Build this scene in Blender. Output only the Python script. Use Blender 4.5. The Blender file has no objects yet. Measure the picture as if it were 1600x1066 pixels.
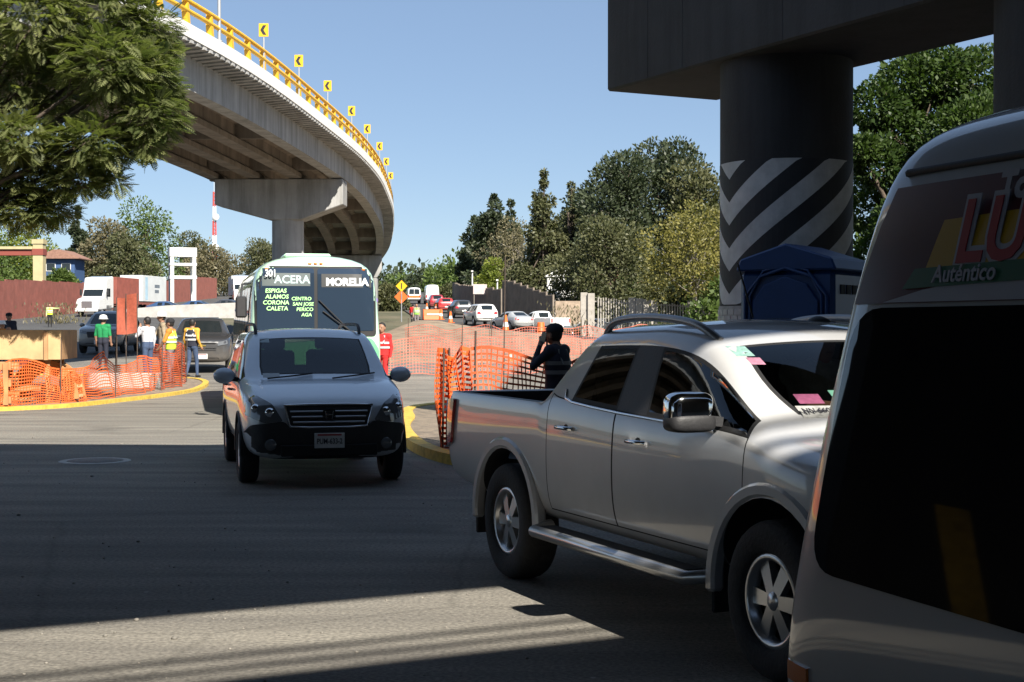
import bpy, bmesh, math, random
from mathutils import Vector, Matrix, Quaternion
from mathutils.bvhtree import BVHTree
random.seed(7)
R = math.radians
scene = bpy.context.scene
col = scene.collection

# ------------------------------------------------------------------ camera
F_PX, HOR, CAM_H = 2308.0, 510.0, 1.68          # focal length in photo pixels, horizon row, eye height
cam_d = bpy.data.cameras.new('camera'); cam = bpy.data.objects.new('camera', cam_d); col.objects.link(cam)
cam_d.sensor_width = 36.0; cam_d.lens = F_PX / 1600 * 36
cam_d.clip_start = 0.1; cam_d.clip_end = 6000
cam.location = (0, 0, CAM_H)
cam.rotation_euler = (R(90) - math.atan((533 - HOR) / F_PX), 0, 0)
scene.camera = cam

# ------------------------------------------------------------------ sky + sun
SUN_EL, SUN_AZ = R(39), R(28)       # sun stands behind the camera, 28 deg to its right
sun_dir = Vector((math.sin(SUN_AZ) * math.cos(SUN_EL), -math.cos(SUN_AZ) * math.cos(SUN_EL), math.sin(SUN_EL)))
world = bpy.data.worlds.new('World'); scene.world = world; world.use_nodes = True
wn = world.node_tree; wn.nodes.clear()
sky = wn.nodes.new('ShaderNodeTexSky'); sky.sky_type = 'NISHITA'; sky.sun_disc = False
sky.sun_elevation = SUN_EL; sky.sun_rotation = math.pi - SUN_AZ
sky.altitude = 2200; sky.air_density = 1.0; sky.dust_density = 0.6; sky.ozone_density = 1.5
bg = wn.nodes.new('ShaderNodeBackground'); bg.inputs['Strength'].default_value = 0.05
wo = wn.nodes.new('ShaderNodeOutputWorld')
hz_ = wn.nodes.new('ShaderNodeMix'); hz_.data_type = 'RGBA'; hz_.inputs[0].default_value = .38      # thin even haze over the whole sky
hz_.inputs[7].default_value = (3.6, 5.1, 7.6, 1)
wn.links.new(sky.outputs[0], hz_.inputs[6]); wn.links.new(hz_.outputs[2], bg.inputs[0]); wn.links.new(bg.outputs[0], wo.inputs[0])
sl = bpy.data.lights.new('sun', 'SUN'); sl.energy = 5.0; sl.angle = R(0.53); sl.color = (1.0, 0.94, 0.84)
so = bpy.data.objects.new('sun', sl); col.objects.link(so)
so.rotation_euler = sun_dir.to_track_quat('Z', 'Y').to_euler(); so.location = (0, 0, 60)
scene.view_settings.view_transform = 'Standard'; scene.view_settings.look = 'None'
scene.view_settings.gamma = 1.0; scene.view_settings.exposure = 1.1
scene.view_settings.use_curve_mapping = False
scene.render.engine = 'CYCLES'
scene.render.resolution_x = 1024; scene.render.resolution_y = 682

# ------------------------------------------------------------------ positions
def lerp(a, b, t): return a + (b - a) * t
def interp(pts, x):
    if x <= pts[0][0]: return pts[0][1]
    for (x0, y0), (x1, y1) in zip(pts, pts[1:]):
        if x <= x1: return y0 + (y1 - y0) * (x - x0) / (x1 - x0)
    return pts[-1][1]
def smooth(t): t = max(0, min(1, t)); return t * t * (3 - 2 * t)
G_PTS = [(38, 0), (48, .3), (80, .95), (115, 1.7), (147, 2.7), (210, 5.0), (320, 9.0), (600, 14), (1500, 20)]
def ground(x, y):
    b = interp(G_PTS, y)
    t = smooth((y - 55) / 50) * (1 - .6 * smooth((y - 150) / 60))
    return b - .105 * t * max(0, min(14, x + 2.5))
def at(px, py, Y):                  # photo pixel + distance -> point
    return Vector(((px - 800) / F_PX * Y, Y, CAM_H - (py - HOR) / F_PX * Y))
def on_ground(px, py):              # photo pixel of a foot point -> point on the ground
    lo, hi = 2.0, 400.0
    for _ in range(50):
        m = (lo + hi) / 2
        x = (px - 800) / F_PX * m
        row = HOR + (CAM_H - ground(x, m)) * F_PX / m
        if row > py: lo = m
        else: hi = m
    x = (px - 800) / F_PX * lo
    return Vector((x, lo, ground(x, lo)))
def heading(deg): return R(deg - 90)        # rotation z for a thing whose +x points deg to the right of 'towards the camera'

# ------------------------------------------------------------------ materials
MATS = {}
def mat(name, c, rough=.6, metal=0, spec=.5, noise=0, nscale=8, bump=0, bscale=60, coat=0, c2=None, detail=6, trans=0, emit=None, aniso=None):
    if name in MATS: return MATS[name]
    m = bpy.data.materials.new(name); m.use_nodes = True; nt = m.node_tree
    p = nt.nodes['Principled BSDF']
    c = tuple(c) + (1,) if len(c) == 3 else c
    p.inputs['Base Color'].default_value = c; p.inputs['Roughness'].default_value = rough
    p.inputs['Metallic'].default_value = metal; p.inputs['Specular IOR Level'].default_value = spec
    p.inputs['Coat Weight'].default_value = coat; p.inputs['Coat Roughness'].default_value = .04
    if trans: p.inputs['Transmission Weight'].default_value = trans
    if noise or bump:
        tc = nt.nodes.new('ShaderNodeTexCoord')
    if noise:
        n = nt.nodes.new('ShaderNodeTexNoise'); n.inputs['Scale'].default_value = nscale; n.inputs['Detail'].default_value = detail
        n.inputs['Roughness'].default_value = .65
        nt.links.new(tc.outputs['Object'], n.inputs['Vector'])
        r = nt.nodes.new('ShaderNodeValToRGB')
        c2_ = tuple(c2) + (1,) if c2 else tuple(max(0, v * (1 - noise)) for v in c[:3]) + (1,)
        r.color_ramp.elements[0].position = .32; r.color_ramp.elements[1].position = .68
        r.color_ramp.elements[0].color = c2_; r.color_ramp.elements[1].color = tuple(min(1, v * (1 + noise * .5)) for v in c[:3]) + (1,)
        nt.links.new(n.outputs['Fac'], r.inputs[0]); nt.links.new(r.outputs[0], p.inputs['Base Color'])
    if bump:
        b = nt.nodes.new('ShaderNodeTexNoise'); b.inputs['Scale'].default_value = bscale; b.inputs['Detail'].default_value = 5
        nt.links.new(tc.outputs['Object'], b.inputs['Vector'])
        bn = nt.nodes.new('ShaderNodeBump'); bn.inputs['Strength'].default_value = bump; bn.inputs['Distance'].default_value = .02
        nt.links.new(b.outputs['Fac'], bn.inputs['Height']); nt.links.new(bn.outputs[0], p.inputs['Normal'])
    MATS[name] = m
    return m
def paint(name, c, rough=.28, metal=.0):
    if name in MATS: return MATS[name]
    m = mat(name, c, max(rough, .34), metal, coat=1.0, noise=.05, nscale=3)
    nt = m.node_tree; p = nt.nodes['Principled BSDF']; src = p.inputs['Base Color'].links[0].from_socket     # road dust, thicker towards the sills
    tc = nt.nodes.new('ShaderNodeTexCoord'); sx = nt.nodes.new('ShaderNodeSeparateXYZ'); nt.links.new(tc.outputs['Object'], sx.inputs[0])
    mr = nt.nodes.new('ShaderNodeMapRange'); mr.inputs[1].default_value = .95; mr.inputs[2].default_value = .25; mr.inputs[3].default_value = .04; mr.inputs[4].default_value = .75; nt.links.new(sx.outputs[2], mr.inputs[0])
    n = nt.nodes.new('ShaderNodeTexNoise'); n.inputs['Scale'].default_value = 5; n.inputs['Detail'].default_value = 10; n.inputs['Roughness'].default_value = .7; nt.links.new(tc.outputs['Object'], n.inputs['Vector'])
    mu = nt.nodes.new('ShaderNodeMath'); mu.operation = 'MULTIPLY'; nt.links.new(mr.outputs[0], mu.inputs[0]); nt.links.new(n.outputs['Fac'], mu.inputs[1])
    mx = nt.nodes.new('ShaderNodeMix'); mx.data_type = 'RGBA'; nt.links.new(mu.outputs[0], mx.inputs[0]); nt.links.new(src, mx.inputs[6]); mx.inputs[7].default_value = (.20, .17, .135, 1)
    nt.links.new(mx.outputs[2], p.inputs['Base Color'])
    cw = nt.nodes.new('ShaderNodeMath'); cw.operation = 'SUBTRACT'; cw.inputs[0].default_value = 1.0; nt.links.new(mu.outputs[0], cw.inputs[1]); nt.links.new(cw.outputs[0], p.inputs['Coat Weight'])
    return m
def streaks(m, amount=.45, sx=1.6, sz=.12):      # rain streaks and grime running down a wall
    nt = m.node_tree; p = nt.nodes['Principled BSDF']; src = p.inputs['Base Color'].links[0].from_socket
    tc = nt.nodes.new('ShaderNodeTexCoord'); mp = nt.nodes.new('ShaderNodeMapping'); mp.inputs['Scale'].default_value = (sx, sx, sz); nt.links.new(tc.outputs['Object'], mp.inputs[0])
    n = nt.nodes.new('ShaderNodeTexNoise'); n.inputs['Scale'].default_value = 1.0; n.inputs['Detail'].default_value = 8; n.inputs['Roughness'].default_value = .7; nt.links.new(mp.outputs[0], n.inputs['Vector'])
    r = nt.nodes.new('ShaderNodeValToRGB'); r.color_ramp.elements[0].position = .36; r.color_ramp.elements[1].position = .58
    r.color_ramp.elements[0].color = (1 - amount, 1 - amount, 1 - amount * 1.05, 1); r.color_ramp.elements[1].color = (1, 1, 1, 1); nt.links.new(n.outputs['Fac'], r.inputs[0])
    x = nt.nodes.new('ShaderNodeMix'); x.data_type = 'RGBA'; x.blend_type = 'MULTIPLY'; x.inputs[0].default_value = 1
    nt.links.new(src, x.inputs[6]); nt.links.new(r.outputs[0], x.inputs[7]); nt.links.new(x.outputs[2], p.inputs['Base Color']); return m
def glass(name, tint=.25, rough=.02):       # tinted pane: dark see-through plus a mirror-like surface reflection
    if name in MATS: return MATS[name]
    m = bpy.data.materials.new(name); m.use_nodes = True; nt = m.node_tree; nt.nodes.clear()
    o = nt.nodes.new('ShaderNodeOutputMaterial'); mx = nt.nodes.new('ShaderNodeMixShader')
    tr = nt.nodes.new('ShaderNodeBsdfTransparent'); gl = nt.nodes.new('ShaderNodeBsdfGlossy')
    tr.inputs[0].default_value = (tint, tint * 1.02, tint * 1.02, 1); gl.inputs['Roughness'].default_value = rough
    gl.inputs[0].default_value = (.9, .95, 1, 1)
    f = nt.nodes.new('ShaderNodeFresnel'); f.inputs[0].default_value = 1.55
    nt.links.new(f.outputs[0], mx.inputs[0]); nt.links.new(tr.outputs[0], mx.inputs[1]); nt.links.new(gl.outputs[0], mx.inputs[2])
    nt.links.new(mx.outputs[0], o.inputs[0]); MATS[name] = m
    return m
def leafmat(name, c, c2, trans=.35):
    if name in MATS: return MATS[name]
    m = bpy.data.materials.new(name); m.use_nodes = True; nt = m.node_tree; nt.nodes.clear()
    o = nt.nodes.new('ShaderNodeOutputMaterial'); mx = nt.nodes.new('ShaderNodeMixShader'); mx.inputs[0].default_value = trans
    d = nt.nodes.new('ShaderNodeBsdfPrincipled'); d.inputs['Roughness'].default_value = .5; d.inputs['Specular IOR Level'].default_value = .35
    t = nt.nodes.new('ShaderNodeBsdfTranslucent')
    a = nt.nodes.new('ShaderNodeAttribute'); a.attribute_name = 'var'
    r = nt.nodes.new('ShaderNodeValToRGB'); r.color_ramp.elements[0].color = tuple(c) + (1,); r.color_ramp.elements[1].color = tuple(c2) + (1,)
    nt.links.new(a.outputs['Fac'], r.inputs[0]); nt.links.new(r.outputs[0], d.inputs['Base Color'])
    h = nt.nodes.new('ShaderNodeMix'); h.data_type = 'RGBA'; h.blend_type = 'MULTIPLY'; h.inputs[0].default_value = 1
    nt.links.new(r.outputs[0], h.inputs[6]); h.inputs[7].default_value = (1.0, 1.15, .5, 1)
    nt.links.new(h.outputs[2], t.inputs[0])
    nt.links.new(d.outputs[0], mx.inputs[1]); nt.links.new(t.outputs[0], mx.inputs[2]); nt.links.new(mx.outputs[0], o.inputs[0])
    MATS[name] = m
    return m

# ------------------------------------------------------------------ objects
def tag(o, label=None, cat=None, group=None, kind=None):
    if label: o['label'] = label
    if cat: o['category'] = cat
    if group: o['group'] = group
    if kind: o['kind'] = kind
    return o
def thing(name, loc=(0, 0, 0), rz=0, label=None, cat=None, group=None):
    o = bpy.data.objects.new(name, None); col.objects.link(o); o.empty_display_size = .3
    o.location = loc; o.rotation_euler = (0, 0, rz)
    return tag(o, label, cat, group)
def link(name, me, parent=None, m=None, smooth_ang=None):
    o = bpy.data.objects.new(name, me); col.objects.link(o); o.parent = parent
    if m is not None:
        if len(me.materials): me.materials.clear()
        for k in (m if isinstance(m, (list, tuple)) else [m]): me.materials.append(k)
    return o
def copy_tree(o, parent=None):
    c = o.copy(); col.objects.link(c); c.parent = parent
    for ch in [q for q in bpy.data.objects if q.parent == o]: copy_tree(ch, c)
    return c
class MB:
    """collects shapes into one mesh"""
    def __init__(s): s.v = []; s.f = []; s.sm = []
    def add(s, vs, fs, sm=False):
        n = len(s.v); s.v += [tuple(v) for v in vs]; s.f += [tuple(i + n for i in f) for f in fs]; s.sm += [sm] * len(fs)
    def box(s, c, d, rz=0, M=None):
        hx, hy, hz = d[0] / 2, d[1] / 2, d[2] / 2
        vs = [Vector((x, y, z)) for z in (-hz, hz) for y in (-hy, hy) for x in (-hx, hx)]
        rot = M if M is not None else Matrix.Rotation(rz, 3, 'Z')
        vs = [rot @ v + Vector(c) for v in vs]
        s.add(vs, [(0, 2, 3, 1), (4, 5, 7, 6), (0, 1, 5, 4), (2, 6, 7, 3), (0, 4, 6, 2), (1, 3, 7, 5)]); return s
    def bar(s, a, b, w, h, up=(0, 0, 1)):                       # rectangular bar from a to b
        a, b = Vector(a), Vector(b); d = (b - a); L = d.length
        if L < 1e-6: return s
        d.normalize(); u = Vector(up)
        if abs(d.dot(u)) > .98: u = Vector((1, 0, 0))
        r = d.cross(u).normalized(); u = r.cross(d)
        vs = [p + r * i * w / 2 + u * j * h / 2 for p in (a, b) for i, j in ((-1, -1), (1, -1), (1, 1), (-1, 1))]
        s.add(vs, [(3, 2, 1, 0), (4, 5, 6, 7), (0, 1, 5, 4), (1, 2, 6, 5), (2, 3, 7, 6), (3, 0, 4, 7)]); return s
    def cyl(s, a, b, r0, r1=None, n=12, cap=True):
        r1 = r0 if r1 is None else r1
        a, b = Vector(a), Vector(b); d = (b - a).normalized()
        u = d.orthogonal().normalized(); w = d.cross(u)
        vs = [a + (u * math.cos(k * 2 * math.pi / n) + w * math.sin(k * 2 * math.pi / n)) * r0 for k in range(n)]
        vs += [b + (u * math.cos(k * 2 * math.pi / n) + w * math.sin(k * 2 * math.pi / n)) * r1 for k in range(n)]
        s.add(vs, [(k, (k + 1) % n, n + (k + 1) % n, n + k) for k in range(n)], True)
        if cap: s.add(vs, [tuple(range(n - 1, -1, -1)), tuple(range(n, 2 * n))])
        return s
    def tube(s, pts, r, n=8):
        pts = [Vector(p) for p in pts]; rs = r if isinstance(r, (list, tuple)) else [r] * len(pts)
        ring = []; up = None
        for i, p in enumerate(pts):
            d = (pts[min(i + 1, len(pts) - 1)] - pts[max(i - 1, 0)]).normalized()
            if up is None: up = d.orthogonal().normalized()
            up = (up - d * up.dot(d)).normalized(); w = d.cross(up)
            ring.append([p + (up * math.cos(k * 2 * math.pi / n) + w * math.sin(k * 2 * math.pi / n)) * rs[i] for k in range(n)])
        vs = [v for q in ring for v in q]
        fs = [(i * n + k, i * n + (k + 1) % n, (i + 1) * n + (k + 1) % n, (i + 1) * n + k) for i in range(len(pts) - 1) for k in range(n)]
        s.add(vs, fs, True); s.add(vs, [tuple(range(n - 1, -1, -1)), tuple(range(len(vs) - n, len(vs)))]); return s
    def prism(s, poly, h0, h1, f=lambda p, h: (p[0], p[1], h)):   # 2d outline (ccw) pushed from h0 to h1
        n = len(poly)
        vs = [f(p, h0) for p in poly] + [f(p, h1) for p in poly]
        s.add(vs, [tuple(range(n - 1, -1, -1)), tuple(range(n, 2 * n))] + [(k, (k + 1) % n, n + (k + 1) % n, n + k) for k in range(n)]); return s
    def sphere(s, c, r, nu=12, nv=8, sc=(1, 1, 1)):
        c = Vector(c); vs = []; fs = []
        for j in range(nv + 1):
            t = math.pi * j / nv
            for i in range(nu):
                a = 2 * math.pi * i / nu
                vs.append(c + Vector((r * sc[0] * math.sin(t) * math.cos(a), r * sc[1] * math.sin(t) * math.sin(a), r * sc[2] * math.cos(t))))
        for j in range(nv):
            for i in range(nu):
                fs.append((j * nu + i, (j + 1) * nu + i, (j + 1) * nu + (i + 1) % nu, j * nu + (i + 1) % nu))
        s.add(vs, fs, True); return s
    def lathe(s, prof, n=24, M=None):                             # (r, h) profile about local z
        M = M or Matrix.Identity(4); vs = []
        for r, h in prof:
            for k in range(n): vs.append(M @ Vector((r * math.cos(2 * math.pi * k / n), r * math.sin(2 * math.pi * k / n), h)))
        fs = [(i * n + k, i * n + (k + 1) % n, (i + 1) * n + (k + 1) % n, (i + 1) * n + k) for i in range(len(prof) - 1) for k in range(n)]
        s.add(vs, fs, True); return s
    def build(s, name, m, parent=None, bevel=0, loc=None):
        me = bpy.data.meshes.new(name); me.from_pydata(s.v, [], s.f)
        for p, q in zip(me.polygons, s.sm): p.use_smooth = q
        bm = bmesh.new(); bm.from_mesh(me); bmesh.ops.recalc_face_normals(bm, faces=bm.faces)
        if bevel:
            es = [e for e in bm.edges if len(e.link_faces) == 2 and e.calc_face_angle() > .6]
            bmesh.ops.bevel(bm, geom=es, offset=bevel, segments=1, affect='EDGES')
        bm.to_mesh(me); bm.free()
        o = link(name, me, parent, m)
        if loc is not None: o.location = loc
        return o
def text_mesh(txt, size, name, m, parent, M, extrude=.002, bold=0.0, align='CENTER', shear=0, xs=1):
    cu = bpy.data.curves.new(name, 'FONT'); cu.body = txt; cu.size = size; cu.extrude = extrude; cu.offset = bold
    cu.align_x = align; cu.align_y = 'CENTER'; cu.shear = shear; cu.resolution_u = 3
    o = bpy.data.objects.new(name, cu); col.objects.link(o)
    dg = bpy.context.evaluated_depsgraph_get()
    me = bpy.data.meshes.new_from_object(o.evaluated_get(dg)); bpy.data.objects.remove(o); bpy.data.curves.remove(cu)
    me.transform(Matrix.Diagonal((xs, 1, 1, 1))); me.transform(M); me.name = name
    return link(name, me, parent, m)
def facing(origin, right, up):          # matrix that lays xy text on a plane
    r = Vector(right).normalized(); u = Vector(up); u = (u - r * u.dot(r)).normalized(); n = r.cross(u)
    M = Matrix((r, u, n)).transposed().to_4x4(); M.translation = Vector(origin); return M
# ================================================================== THE SETTING
M_ROAD = mat('asphalt', (.17, .162, .148), .86, noise=.0, bump=.35, bscale=90)
def road_material(name, base, dark, light):
    m = bpy.data.materials.new(name); m.use_nodes = True; nt = m.node_tree; p = nt.nodes['Principled BSDF']
    p.inputs['Roughness'].default_value = .88; p.inputs['Specular IOR Level'].default_value = .3
    tc = nt.nodes.new('ShaderNodeTexCoord')
    def noise(sc, det, stretch=None):
        n = nt.nodes.new('ShaderNodeTexNoise'); n.inputs['Scale'].default_value = sc; n.inputs['Detail'].default_value = det
        if stretch:
            mp = nt.nodes.new('ShaderNodeMapping'); mp.inputs['Scale'].default_value = stretch; mp.inputs['Rotation'].default_value = (0, 0, R(20))
            nt.links.new(tc.outputs['Object'], mp.inputs[0]); nt.links.new(mp.outputs[0], n.inputs['Vector'])
        else: nt.links.new(tc.outputs['Object'], n.inputs['Vector'])
        return n
    def ramp(src, p0, p1, c0, c1):
        r = nt.nodes.new('ShaderNodeValToRGB'); r.color_ramp.elements[0].position = p0; r.color_ramp.elements[1].position = p1
        r.color_ramp.elements[0].color = tuple(c0) + (1,); r.color_ramp.elements[1].color = tuple(c1) + (1,)
        nt.links.new(src.outputs['Fac'], r.inputs[0]); return r
    def mixc(kind, a, b, fac=1):
        x = nt.nodes.new('ShaderNodeMix'); x.data_type = 'RGBA'; x.blend_type = kind; x.inputs[0].default_value = fac
        nt.links.new(a.outputs[0] if a.bl_idname != 'ShaderNodeMix' else a.outputs[2], x.inputs[6])
        nt.links.new(b.outputs[0] if b.bl_idname != 'ShaderNodeMix' else b.outputs[2], x.inputs[7]); return x
    big = ramp(noise(.16, 5), .3, .72, dark, base)
    streak = ramp(noise(.9, 6, (.35, 2.6, 1)), .35, .7, (.70, .70, .71), (1.10, 1.10, 1.08))
    grain = ramp(noise(38, 10), .3, .75, (.55, .55, .55), (1.35, 1.34, 1.31))
    a = mixc('MULTIPLY', big, streak); b = mixc('MULTIPLY', a, grain)
    vor = nt.nodes.new('ShaderNodeTexVoronoi'); vor.inputs['Scale'].default_value = 2.2; nt.links.new(tc.outputs['Object'], vor.inputs['Vector'])
    rv = nt.nodes.new('ShaderNodeValToRGB'); rv.color_ramp.elements[0].position = .025; rv.color_ramp.elements[1].position = .05
    rv.color_ramp.elements[0].color = tuple(light) + (1,); rv.color_ramp.elements[1].color = (0, 0, 0, 1)
    nt.links.new(vor.outputs['Distance'], rv.inputs[0])
    ck = nt.nodes.new('ShaderNodeTexVoronoi'); ck.feature = 'DISTANCE_TO_EDGE'; ck.inputs['Scale'].default_value = .22
    wv = noise(1.5, 4); mpx = nt.nodes.new('ShaderNodeMix'); mpx.data_type = 'RGBA'; mpx.inputs[0].default_value = .12
    nt.links.new(tc.outputs['Object'], mpx.inputs[6]); nt.links.new(wv.outputs['Color'], mpx.inputs[7]); nt.links.new(mpx.outputs[2], ck.inputs['Vector'])
    rc = nt.nodes.new('ShaderNodeValToRGB'); rc.color_ramp.elements[0].position = .0; rc.color_ramp.elements[1].position = .006
    rc.color_ramp.elements[0].color = (.80, .80, .80, 1); rc.color_ramp.elements[1].color = (1, 1, 1, 1); nt.links.new(ck.outputs['Distance'], rc.inputs[0])
    b = mixc('MULTIPLY', b, rc)
    oil = ramp(noise(.55, 3), .60, .72, (1, 1, 1), (.62, .62, .63)); b = mixc('MULTIPLY', b, oil, .8)
    ad = mixc('LIGHTEN', b, rv, .8)
    nt.links.new(ad.outputs[2], p.inputs['Base Color'])
    bn = nt.nodes.new('ShaderNodeBump'); bn.inputs['Strength'].default_value = .5; bn.inputs['Distance'].default_value = .012
    nb = noise(70, 6); nt.links.new(nb.outputs['Fac'], bn.inputs['Height']); nt.links.new(bn.outputs[0], p.inputs['Normal'])
    MATS[name] = m; return m
M_ASPH = road_material('worn_asphalt', (.275, .255, .222), (.205, .192, .17), (.42, .40, .36))
M_ASPH2 = road_material('dark_asphalt', (.12, .118, .115), (.085, .084, .083), (.2, .2, .19))
M_SOIL = mat('soil', (.27, .205, .14), .95, noise=.45, nscale=1.2, bump=.8, bscale=9, c2=(.16, .12, .085), detail=9)
M_FIELD = mat('dry_ground', (.13, .11, .07), .95, noise=.4, nscale=.15, bump=.5, bscale=3, c2=(.05, .06, .028), detail=9)
M_CONC = mat('concrete', (.40, .385, .36), .85, noise=.22, nscale=1.3, bump=.25, bscale=40, detail=9)
M_CONC_D = mat('old_concrete', (.30, .29, .28), .85, noise=.28, nscale=.9, bump=.3, bscale=30, detail=9)
M_YEL = mat('yellow_paint', (.62, .42, .07), .7, noise=.35, nscale=9, bump=.2)

def sheet(name, xs, ys, dz, m, label=None, inside=None, hf=None):
    vs = []; idx = {}; fs = []
    for j, y in enumerate(ys):
        for i, x in enumerate(xs):
            vs.append((x, y, ground(x, y) + dz + (hf(x, y) if hf else 0)))
    n = len(xs)
    for j in range(len(ys) - 1):
        for i in range(n - 1):
            fs.append((j * n + i, j * n + i + 1, (j + 1) * n + i + 1, (j + 1) * n + i))
    me = bpy.data.meshes.new(name); me.from_pydata(vs, [], fs)
    for p in me.polygons: p.use_smooth = True
    o = link(name, me, None, m); o['kind'] = 'structure'; return o
def frange(a, b, st):
    r = []; x = a
    while x < b - 1e-6: r.append(x); x += st
    return r + [b]
gy = frange(-60, 36, 16) + frange(38, 60, 2) + frange(64, 160, 4) + frange(170, 340, 10) + [400, 500, 600, 800, 1100, 1500, 2500]
gx = [-1500, -800, -400, -250] + frange(-160, 160, 4) + [250, 400, 800, 1500]
sheet('ground', gx, gy, -.09, M_FIELD)
def strip(name, left, right, dz, m, n=60):      # road between two edge lines, following the ground
    vs = []; fs = []; K = 6
    def along(pl, t):
        L = [0]
        for a, b in zip(pl, pl[1:]): L.append(L[-1] + (Vector(b) - Vector(a)).length)
        d = t * L[-1]
        for i in range(len(pl) - 1):
            if d <= L[i + 1] + 1e-9: return Vector(pl[i]).lerp(Vector(pl[i + 1]), (d - L[i]) / max(1e-9, L[i + 1] - L[i]))
        return Vector(pl[-1])
    for i in range(n + 1):
        a, b = along(left, i / n), along(right, i / n)
        for k in range(K + 1):
            p = a.lerp(b, k / K); vs.append((p.x, p.y, ground(p.x, p.y) + dz))
    for i in range(n):
        for k in range(K):
            q = i * (K + 1) + k; fs.append((q, q + 1, q + K + 2, q + K + 1))
    me = bpy.data.meshes.new(name); me.from_pydata(vs, [], fs)
    for p in me.polygons: p.use_smooth = True
    o = link(name, me, None, m); o['kind'] = 'structure'; return o
sheet('road', frange(-70, 45, 2.5), frange(-40, 32, 6) + [36] + frange(38, 60, 2), 0, M_ASPH)
strip('side_road', [(4, 96), (-4, 110), (-8.5, 135), (-13, 175), (-17, 230), (-22, 330)], [(22, 108), (9, 128), (.5, 142), (-4.5, 170), (-8, 215), (-11, 330)], .012, M_ASPH2)
strip('far_road', [(-20, 56), (-32, 90), (-48, 135), (-62, 190), (-95, 330)], [(-7.5, 56), (-13, 85), (-26, 130), (-36, 185), (-58, 330)], .016, M_ASPH2)
# bare soil of the works between the two roads
import mathutils.noise as mnoise
def soil_h(x, y):
    h = .10 * mnoise.noise((x * .35, y * .35, 0)) + .05 * mnoise.noise((x * 1.1, y * 1.1, 3))
    ex = smooth((x + 9) / 3) * smooth((14 - x) / 4) * smooth((y - 50) / 4) * smooth((108 - y) / 6)
    mound = .75 * math.exp(-((x + 5.5) / 3.0) ** 2 - ((y - 92) / 9) ** 2) + .45 * math.exp(-((x - 1) / 4) ** 2 - ((y - 84) / 6) ** 2)
    return (h + .10 + mound) * ex - .12 * (1 - ex)
sheet('soil', frange(-12, 18, .75), frange(47, 112, 1.3), .0, M_SOIL, hf=soil_h)

# the two islands with their yellow kerbs
def island(name, outline, h, m_top, m_kerb, kerb_w):
    pts = [Vector((p[0], p[1])) for p in outline]; n = len(pts)
    inner = []
    for i in range(n):
        a, b, c = pts[i - 1], pts[i], pts[(i + 1) % n]
        t = ((b - a).normalized() + (c - b).normalized()).normalized(); inner.append(b + Vector((-t.y, t.x)) * kerb_w)
    kb = MB(); g = lambda p, z: (p.x, p.y, ground(p.x, p.y) + z)
    vs = [g(p, -.05) for p in pts] + [g(p, h) for p in pts] + [g(p, h) for p in inner] + [g(p, h - .03) for p in inner]
    fs = []
    for k in range(3):
        fs += [(k * n + i, k * n + (i + 1) % n, (k + 1) * n + (i + 1) % n, (k + 1) * n + i) for i in range(n)]
    kb.add(vs, fs); ko = kb.build('kerb', m_kerb); ko['kind'] = 'structure'
    tb = MB(); tb.add([g(p, h - .022) for p in inner], [tuple(range(n))]); o = tb.build(name, m_top); o['kind'] = 'structure'
    ko.parent = o
    del ko['kind']
    return o
def catmull(pts, k=6, closed=True):
    out = []; n = len(pts)
    for i in range(n if closed else n - 1):
        p = [Vector(pts[(i + d) % n]) if closed else Vector(pts[max(0, min(n - 1, i + d))]) for d in (-1, 0, 1, 2)]
        for j in range(k):
            t = j / k
            out.append(.5 * ((2 * p[1]) + (p[2] - p[0]) * t + (2 * p[0] - 5 * p[1] + 4 * p[2] - p[3]) * t * t + (-p[0] + 3 * p[1] - 3 * p[2] + p[3]) * t ** 3))
    if not closed: out.append(Vector(pts[-1]))
    return out
M_GRAVEL = mat('gravel_soil', (.23, .18, .13), .95, noise=.5, nscale=6, bump=.9, bscale=25, c2=(.12, .1, .08), detail=8)
island('work_island_soil', catmull([(-30, 24.5), (-16, 26.8), (-10, 29.3), (-8.6, 33), (-8.1, 37.5), (-8.5, 41.2), (-10, 43), (-14, 44), (-30, 45)], 6), .08, M_GRAVEL, M_YEL, .16)
island('traffic_island_soil', catmull([(-1.65, 30), (-1.85, 25), (-1.68, 22), (-1.15, 19), (-.3, 17.2), (1.2, 16.4), (4, 17), (9, 19.5), (12, 24), (9, 31), (3, 34)], 6), .13, M_GRAVEL, M_YEL, .2)

# manhole cover in the road
mh = thing('manhole_cover', on_ground(148, 721), 0, 'round iron manhole cover set flush in the shaded road', 'manhole cover')
MB().lathe([(.0, .012), (.33, .012), (.335, .006)], 28).build('lid', mat('iron', (.20, .19, .18), .75, .3, noise=.3, nscale=30, bump=.6, bscale=80), mh)
MB().lathe([(.345, .004), (.35, .010), (.43, .010), (.44, .003)], 28).build('rim', mat('manhole_concrete', (.45, .43, .40), .85, noise=.3, nscale=10), mh)

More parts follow.
